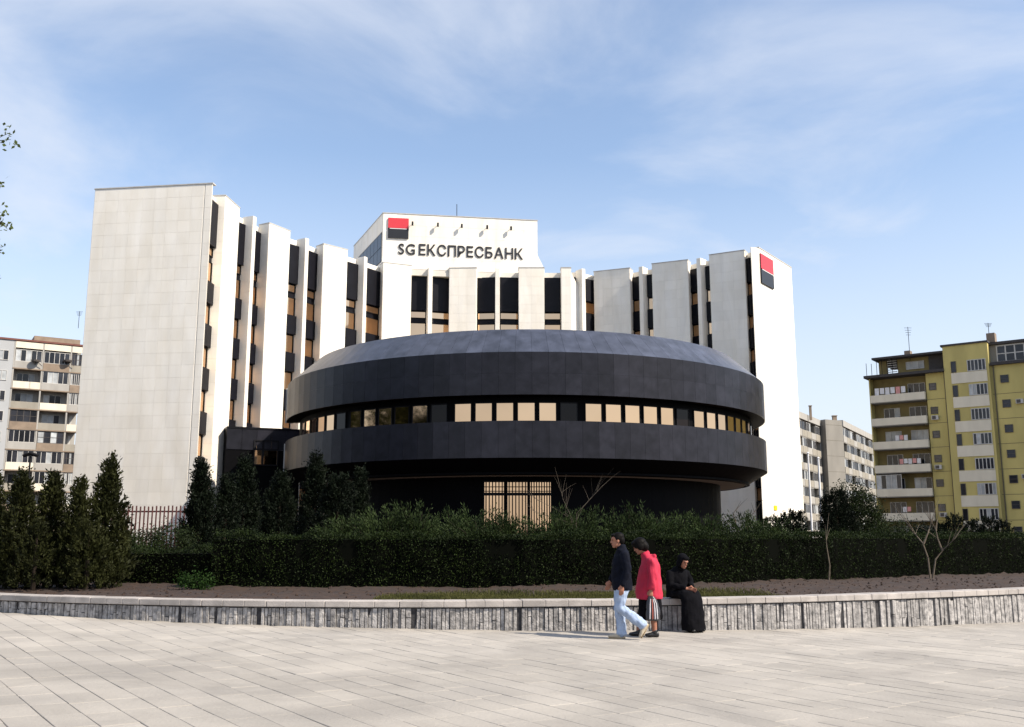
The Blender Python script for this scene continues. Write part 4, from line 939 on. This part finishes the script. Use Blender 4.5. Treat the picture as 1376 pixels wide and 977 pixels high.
class Body:
    def __init__(s): s.bm = bmesh.new()
    def loft(s, rings, seg=14):
        """rings: (centre, axis_a, axis_b) -> closed tube"""
        prev = None; first = None
        for c, a, b in rings:
            c, a, b = Vector(c), Vector(a), Vector(b)
            vs = [s.bm.verts.new(c + a*math.cos(2*math.pi*k/seg) + b*math.sin(2*math.pi*k/seg)) for k in range(seg)]
            if prev: [s.bm.faces.new((prev[k], prev[(k+1) % seg], vs[(k+1) % seg], vs[k])) for k in range(seg)]
            else: s.bm.faces.new(vs[::-1])
            prev = vs
        s.bm.faces.new(prev); return s
    def limb(s, P, rad, flat=1.0, side=(0, 1, 0)):
        P = [Vector(p) for p in P]; rings = []
        for i, p in enumerate(P):
            d = (P[min(i+1, len(P)-1)]-P[max(i-1, 0)]).normalized(); b = Vector(side) - d*d.dot(Vector(side)); b.normalize(); a = b.cross(d)
            rings.append((p, a*rad[i], b*rad[i]*flat))
        e0 = (P[0]-P[1]).normalized()*rad[0]*.5; e1 = (P[-1]-P[-2]).normalized()*rad[-1]*.5
        rings = [(P[0]+e0, rings[0][1]*.55, rings[0][2]*.55)] + rings + [(P[-1]+e1, rings[-1][1]*.55, rings[-1][2]*.55)]
        return s.loft(rings, 12)
    def torso(s, levels):       # (x, z, half depth, half width[, y])
        return s.loft([((l[0], l[4] if len(l) > 4 else 0, l[1]), (l[2], 0, 0), (0, l[3], 0)) for l in levels], 20)
    def ball(s, c, r): bmesh.ops.create_uvsphere(s.bm, u_segments=14, v_segments=10, radius=1, matrix=Matrix.Translation(c) @ Matrix.Diagonal((*r, 1))); return s
    def head(s, c, tilt=0, k=1.0):    # faces +x
        Mt = Matrix.Translation(c) @ Matrix.Rotation(tilt, 4, 'Y')
        def b(p, r): bmesh.ops.create_uvsphere(s.bm, u_segments=16, v_segments=12, radius=1, matrix=Mt @ Matrix.Translation(Vector(p)*k) @ Matrix.Diagonal((r[0]*k, r[1]*k, r[2]*k, 1)))
        b((-.008, 0, .03), (.098, .076, .088)); b((.028, 0, -.045), (.062, .056, .072)); b((.06, 0, -.092), (.03, .032, .026))
        b((.098, 0, -.018), (.018, .013, .022)); b((.088, 0, .01), (.014, .010, .026)); b((.08, 0, .032), (.02, .05, .012)); b((.083, 0, -.062), (.014, .026, .012))
        for y in (-1, 1): b((-.005, y*.077, -.01), (.022, .010, .032))
        return Mt
    def hand(s, w, d, side, curl=.5, out=(0, 1, 0)):
        """palm and five bent fingers from the wrist w pointing along d; thumb on +side"""
        w, d = Vector(w), Vector(d).normalized(); sd = (Vector(side)-d*d.dot(Vector(side))).normalized(); nrm = d.cross(sd)
        s.loft([(w-d*.02, sd*.026, nrm*.020), (w+d*.02, sd*.032, nrm*.018), (w+d*.07, sd*.042, nrm*.016), (w+d*.098, sd*.040, nrm*.013)], 12)
        for i, ln_ in enumerate((.072, .082, .076, .06)):
            b0 = w+d*.085+sd*(.030-.020*i); k1 = b0+d*ln_*.45+nrm*ln_*.10*curl; k2 = k1+d*ln_*.3+nrm*ln_*.28*curl; k3 = k2+d*ln_*.2+nrm*ln_*.38*curl; s.limb([b0, k1, k2, k3], [.0098, .0094, .0088, .0076])
        t0 = w+d*.02+sd*.026; s.limb([t0, t0+d*.028+sd*.022+nrm*.008, t0+d*.062+sd*.026+nrm*.02], [.0125, .0115, .009])
    def done(s, name, m, parent, vox=.008, smooth=6):
        me = bpy.data.meshes.new('tmp'); bmesh.ops.recalc_face_normals(s.bm, faces=s.bm.faces); s.bm.to_mesh(me); s.bm.free(); o = bpy.data.objects.new('tmp', me); COL.objects.link(o)
        r_ = o.modifiers.new('r', 'REMESH'); r_.mode = 'VOXEL'; r_.voxel_size = vox; r_.use_smooth_shade = True
        if smooth: q = o.modifiers.new('s', 'SMOOTH'); q.factor = .5; q.iterations = smooth
        bpy.context.view_layer.update(); res = bpy.data.meshes.new_from_object(o.evaluated_get(bpy.context.evaluated_depsgraph_get())); bpy.data.objects.remove(o); res.name = name; res.materials.clear()
        res.polygons.foreach_set('use_smooth', [True]*len(res.polygons)); return link(name, res, m, parent)
def folds(o, amp, freq):
    me = o.data; n_ = len(me.vertices); co = np.empty(n_*3, np.float32); me.vertices.foreach_get('co', co); co = co.reshape(-1, 3); no = np.array([v.normal[:] for v in me.vertices])
    w = np.sin(co[:, 2]*freq+np.sin(co[:, 0]*freq*.9+co[:, 1]*freq*.6)*1.8)*np.sin(co[:, 0]*freq*.7+co[:, 2]*freq*.35+1.3); me.vertices.foreach_set('co', (co+no*(w*amp)[:, None]).astype(np.float32).ravel()); me.update()
def face(par, Mt, k=1.0):
    for y in (-1, 1): b = Body(); b.ball(Mt @ Vector((.083*k, y*.030*k, .012*k)), (.010, .013, .008)); b.done('eye', M['eye'], par, .003, 0)
    b = Body(); b.ball(Mt @ Vector((.093*k, 0, -.060*k)), (.008, .022, .007)); b.done('mouth', M['lip'], par, .003, 0)
def shoe(par, ankle, toe, m, sole=None, h=.07):
    a, t_ = Vector(ankle), Vector(toe); d = t_-a; b = Body(); up = Vector((0, 1, 0)).cross(d).normalized(); up = up if up.z > 0 or abs(d.z) > abs(d.x) else -up
    if up.dot(Vector((d.z*-1, 0, d.x))) < 0 and abs(d.z) > .05: up = -up
    heel = a-d.normalized()*.07
    b.loft([(heel, up*.02, (0, .022, 0)), (heel+d*.08, up*.045, (0, .036, 0)), (a+d*.2, up*.048, (0, .04, 0)), (a+d*.6, up*.034, (0, .048, 0)), (a+d*.9, up*.026, (0, .042, 0)), (t_+d*.04, up*.012, (0, .02, 0))], 12)
    b.limb([a+up*.02, a+up*.075-d*.05], [.045, .042]); o = b.done('shoe', m, par, .006, 3)
    if sole:
        c = Body(); off_ = up*-.036; c.loft([(heel+off_, up*.012, (0, .026, 0)), (a+d*.15+off_, up*.013, (0, .040, 0)), (a+d*.6+off_, up*.012, (0, .050, 0)), (t_+d*.03+off_*.8, up*.010, (0, .028, 0))], 12); c.done('sole', sole, o, .006, 2)
    return o

# --- man walking left (local +x = forward)
mp_ = atZ(838, 859, gz(1.7)); man = thing('person', 'man in a dark navy jacket and pale jeans striding along the garden wall', 'person', (mp_.x, mp_.y, gz(mp_.x)), math.pi)
SH = 1.37
b = Body(); Mt = b.head((.075, 0, 1.575), .10)
b.limb([(.005, 0, 1.40), (.03, 0, 1.48), (.05, 0, 1.53)], [.062, .056, .054])
b.torso([(0, .84, .10, .15), (0, .95, .105, .155), (.01, 1.1, .10, .15), (.01, 1.25, .105, .17), (0, 1.36, .085, .17), (.0, 1.42, .06, .10)])
armL = [(-.01, .19, SH), (-.055, .235, 1.10), (.035, .245, .875)]; armR = [(0, -.19, SH), (.05, -.23, 1.10), (.17, -.22, .92)]
b.limb(armL, [.055, .045, .03]); b.limb(armR, [.055, .045, .03])
b.hand((.037, .245, .865), (.10, 0, -1), (1, 0, 0), .6); b.hand((.175, -.22, .91), (.45, 0, -1), (1, 0, 0), .6)
legF = [(.01, -.085, .88), (.055, -.085, .48), (.01, -.085, .09)]; legN = [(0, .085, .88), (.05, .09, .50), (-.285, .09, .235)]
b.limb(legF, [.085, .058, .042]); b.limb(legN, [.085, .058, .042]); b.done('body', M['skin'], man, .006, 3); face(man, Mt)
b = Body(); b.torso([(.0, .72, .08, .10), (.0, .80, .13, .168), (0, .90, .128, .165), (.0, .98, .115, .155)])
b.limb([(.01, -.085, .86), (.045, -.085, .62), (.058, -.087, .48), (.03, -.087, .25), (.015, -.087, .075)], [.112, .098, .082, .078, .085]); b.limb([(.0, .085, .86), (.045, .088, .65), (.06, .09, .50), (-.13, .09, .37), (-.31, .09, .225)], [.112, .10, .085, .080, .085])
o = b.done('jeans', M['jeans'], man, .009, 4); folds(o, .008, 34)
b = Body(); b.torso([(.0, .775, .155, .195), (.005, .82, .165, .205), (.015, 1.0, .165, .21), (.02, 1.18, .155, .215), (.005, 1.32, .13, .215), (-.005, 1.40, .10, .17), (.0, 1.455, .07, .085)])
b.limb([(-.01, .19, 1.365), (-.035, .225, 1.24), (-.055, .245, 1.10), (-.01, .25, .98), (.032, .248, .875)], [.082, .076, .068, .062, .052]); b.limb([(0, -.19, 1.365), (.05, -.235, 1.10), (.165, -.222, .925)], [.082, .07, .054])
b.limb([(.0, 0, 1.42), (.015, 0, 1.485)], [.088, .078]); o = b.done('jacket', M['jacket'], man, .010, 6); folds(o, .006, 30)
b = Body()
for p, r_ in (((-.025, 0, .055), (.100, .084, .075)), ((-.065, 0, .0), (.062, .078, .085)), ((.05, 0, .088), (.045, .06, .028)), ((-.01, .072, .035), (.045, .016, .04)), ((-.01, -.072, .035), (.045, .016, .04))):
    bmesh.ops.create_uvsphere(b.bm, u_segments=16, v_segments=12, radius=1, matrix=Mt @ Matrix.Translation(p) @ Matrix.Diagonal((*r_, 1)))
b.done('hair', M['hairblack'], man, .007, 2)
shoe(man, (.03, -.085, .045), (.235, -.085, .042), M['shoecream'], M['sole']); shoe(man, (-.335, .09, .20), (-.25, .09, .045), M['shoecream'], M['sole'])

# --- woman in the pink coat
wp_ = atZ(873, 855.5, gz(2.2)); wo_ = thing('person', 'stooped dark haired woman in a pink hooded coat carrying a striped bag', 'person', (wp_.x, wp_.y, gz(wp_.x)), math.pi)
b = Body(); Mt = b.head((.135, 0, 1.475), .42, .97)
b.limb([(.0, 0, 1.28), (.05, 0, 1.37), (.095, 0, 1.43)], [.06, .052, .05])
b.torso([(-.02, .80, .12, .17), (-.02, .92, .13, .175), (-.02, 1.1, .125, .165), (-.03, 1.24, .11, .165), (-.01, 1.31, .06, .1)])
aL = [(-.03, .185, 1.25), (-.04, .235, 1.01), (.0, .25, .79)]; b.limb(aL, [.055, .048, .03]); b.limb([(-.02, -.18, 1.25), (.03, -.23, 1.02), (.12, -.20, .85)], [.055, .048, .03])
b.hand((.0, .25, .775), (0, 0, -1), (1, 0, 0), 1.3); b.hand((.125, -.2, .84), (.4, .1, -1), (1, 0, 0), .8)
b.limb([(-.02, .085, .8), (-.04, .085, .45), (-.06, .085, .28), (-.075, .085, .07)], [.09, .062, .056, .038]); b.limb([(-.0, -.085, .8), (.10, -.085, .45), (.15, -.085, .28), (.175, -.085, .07)], [.09, .062, .056, .038])
b.done('body', M['skin'], wo_, .006, 3); face(wo_, Mt, .97)
b = Body(); b.torso([(-.02, .28, .20, .19), (-.02, .32, .21, .20), (-.02, .5, .20, .21), (-.02, .72, .17, .2)]); o = b.done('skirt', M['blackcloth'], wo_, .010, 4); folds(o, .006, 22)
b = Body(); b.torso([(-.01, .615, .225, .225), (-.01, .66, .232, .235), (-.01, .85, .215, .235), (-.02, 1.05, .185, .225), (-.035, 1.18, .16, .22), (-.03, 1.27, .13, .19), (.0, 1.345, .085, .10)])
b.limb([(-.03, .18, 1.25), (-.04, .22, 1.12), (-.04, .25, .98), (-.005, .255, .80)], [.095, .088, .08, .068]); b.limb([(-.02, -.18, 1.25), (.03, -.24, 1.02), (.115, -.205, .86)], [.095, .08, .066])
b.limb([(-.085, -.10, 1.315), (-.125, 0, 1.315), (-.085, .10, 1.315)], [.05, .07, .05]); b.limb([(.03, 0, 1.34), (.055, 0, 1.375)], [.085, .07])
o = b.done('coat', M['pink'], wo_, .010, 6); folds(o, .009, 24)
b = Body()
for p, r_ in (((-.02, 0, .055), (.122, .108, .098)), ((-.07, 0, -.02), (.085, .100, .10)), ((.06, 0, .088), (.058, .075, .042)), ((-.005, .086, .01), (.062, .026, .072)), ((-.005, -.08, .01), (.055, .022, .065))):
    bmesh.ops.create_uvsphere(b.bm, u_segments=16, v_segments=12, radius=1, matrix=Mt @ Matrix.Translation(p) @ Matrix.Diagonal((*r_, 1)))
b.done('hair', M['hairblack'], wo_, .007, 2)
shoe(wo_, (-.075, .085, .042), (.085, .085, .036), M['shoeblack']); shoe(wo_, (.17, -.085, .042), (.33, -.085, .036), M['shoeblack'])
# striped carrier bag in her hand
wx0 = Vector((wp_.x, wp_.y, gz(wp_.x))); bagp = wx0 + Vector((.03, -.25, .28))
bag = thing('carrier_bag', 'striped plastic carrier bag hanging from the hand of the woman in pink', 'bag', bagp)
b = Body(); b.loft([((.0, 0, .0), (.10, 0, 0), (0, .045, 0)), ((.0, 0, .03), (.125, 0, 0), (0, .06, 0)), ((.0, 0, .2), (.115, 0, 0), (0, .055, 0)), ((-.01, 0, .33), (.085, 0, 0), (0, .035, 0)), ((-.025, 0, .39), (.05, 0, 0), (0, .02, 0))], 16); o = b.done('sack', M['bagdark'], bag, .008, 3); folds(o, .006, 30)
for i, (xx, m_) in enumerate(((-.055, 'bagwhite'), (-.015, 'bagred'), (.022, 'bagwhite'), (.06, 'bagwhite'))):
    k = Body(); k.limb([(xx*1.1, -.062+abs(xx)*.25, .03), (xx, -.064+abs(xx)*.2, .15), (xx*.9, -.052+abs(xx)*.15, .27), (xx*.55-.01, -.034, .35)], [.011, .012, .010, .007]); k.done('stripe', M[m_], bag, .005, 1)
for sg in (-1, 1): MB().tube([(-.03+.03*sg, 0, .37), (-.03+.018*sg, 0, .43), (-.03, 0, .485)], .006, 6).build('handle', M['bagdark'], bag, local=True)

# --- person in black sitting on the coping
px_, pyY = 3.06, wallY(3.06); se = thing('person', 'person in long black clothes and head scarf sitting on the coping', 'person', (px_, pyY-.02, gz(px_)), R(-58)); zb = WZ-gz(px_)
b = Body(); Mt = b.head((.065, 0, zb+.66), .42, .97)
b.limb([(-.06, 0, zb+.50), (-.01, 0, zb+.57), (.03, 0, zb+.615)], [.06, .052, .05])
b.torso([(-.14, zb+.05, .12, .17), (-.13, zb+.2, .12, .165), (-.11, zb+.36, .115, .17), (-.08, zb+.47, .09, .16), (-.07, zb+.53, .06, .1)])
for sg, hx in ((1, .18), (-1, .24)):
    b.limb([(-.09, .18*sg, zb+.46), (-.02, .235*sg, zb+.24), (hx, .09*sg, zb+.19)], [.052, .045, .03]); b.hand((hx+.005, .085*sg, zb+.188), (.55, -.75*sg, -.12), (.3, 0, 1), .9)
    b.limb([(-.10, .09*sg, zb+.09), (.14, .095*sg, zb+.085), (.26, .095*sg, zb+.01), (.27, .095*sg, .25), (.27, .095*sg, .07)], [.085, .068, .055, .045, .038])
b.done('body', M['skin'], se, .006, 3); face(se, Mt, .97)
b = Body(); b.torso([(-.13, zb+.02, .16, .22), (-.13, zb+.2, .155, .215), (-.10, zb+.38, .145, .21), (-.075, zb+.48, .11, .185), (-.06, zb+.56, .08, .10)])
for sg, hx in ((1, .15), (-1, .21)): b.limb([(-.09, .18*sg, zb+.45), (-.05, .235*sg, zb+.33), (-.01, .235*sg, zb+.24), (hx, .105*sg, zb+.21)], [.078, .068, .06, .05])
o = b.done('coat', M['blackcloth'], se, .010, 5); folds(o, .009, 24)
b = Body(); b.limb([(-.16, 0, zb+.09), (.05, 0, zb+.105), (.24, 0, zb+.09)], [.10, .105, .10], 2.2); b.torso([(.29, .03, .17, .24), (.28, .15, .16, .24), (.27, .35, .145, .235), (.255, zb+.02, .135, .225), (.22, zb+.14, .11, .20), (.18, zb+.19, .06, .15)]); o = b.done('skirt', M['blackcloth'], se, .010, 5); folds(o, .007, 20)
b = Body()
for p, r_ in (((-.03, 0, .045), (.105, .095, .092)), ((-.045, 0, -.05), (.075, .092, .10)), ((.045, 0, .085), (.055, .07, .035)), ((-.01, .078, -.02), (.06, .026, .09)), ((-.01, -.078, -.02), (.06, .026, .09)), ((-.03, 0, -.14), (.085, .09, .05)), ((.03, 0, -.135), (.05, .055, .03))):
    bmesh.ops.create_uvsphere(b.bm, u_segments=16, v_segments=12, radius=1, matrix=Mt @ Matrix.Translation(p) @ Matrix.Diagonal((*r_, 1)))
b.done('head_scarf', M['blackcloth'], se, .008, 3)
for sg in (1, -1): shoe(se, (.30, .10*sg, .042), (.44, .11*sg, .036), M['shoeblack'])
# handbag beside the seated person
hx_ = 2.62; hb = thing('handbag', 'small black handbag on the coping beside the seated person', 'bag', (hx_, wallY(hx_)+.2, WZ))
b = Body(); b.loft([((0, 0, .005), (.10, 0, 0), (0, .05, 0)), ((0, 0, .03), (.11, 0, 0), (0, .055, 0)), ((0, 0, .10), (.10, 0, 0), (0, .045, 0)), ((0, 0, .13), (.085, 0, 0), (0, .02, 0))], 16); b.done('bag_body', M['shoeblack'], hb, .007, 2)
MB().tube([(-.06, 0, .12), (-.05, 0, .19), (0, 0, .215), (.05, 0, .19), (.06, 0, .12)], .008, 6).build('handle', M['shoeblack'], hb, local=True)

# litter at the foot of the wall
for px, py, m_, lab in ((305, 836, mat('red_wrapper', (.45, .05, .03), .5), 'red wrapper on the paving at the foot of the wall'), (726, 846, M['signwhite'], 'scrap of white paper on the paving at the foot of the wall')):
    p = atZ(px, py, 0); p = atZ(px, py, gz(p.x)); b = MB(); v = []
    for i in range(5):
        for j in range(4): v.append((p.x+(i-2)*.028+random.uniform(-.008, .008), p.y+(j-1.5)*.028+random.uniform(-.008, .008), gz(p.x)+.012+random.uniform(0, .05)))
    b.add(v, [(i*4+j, (i+1)*4+j, (i+1)*4+j+1, i*4+j+1) for i in range(4) for j in range(3)]); tag(b.build('litter', m_), lab, 'litter')
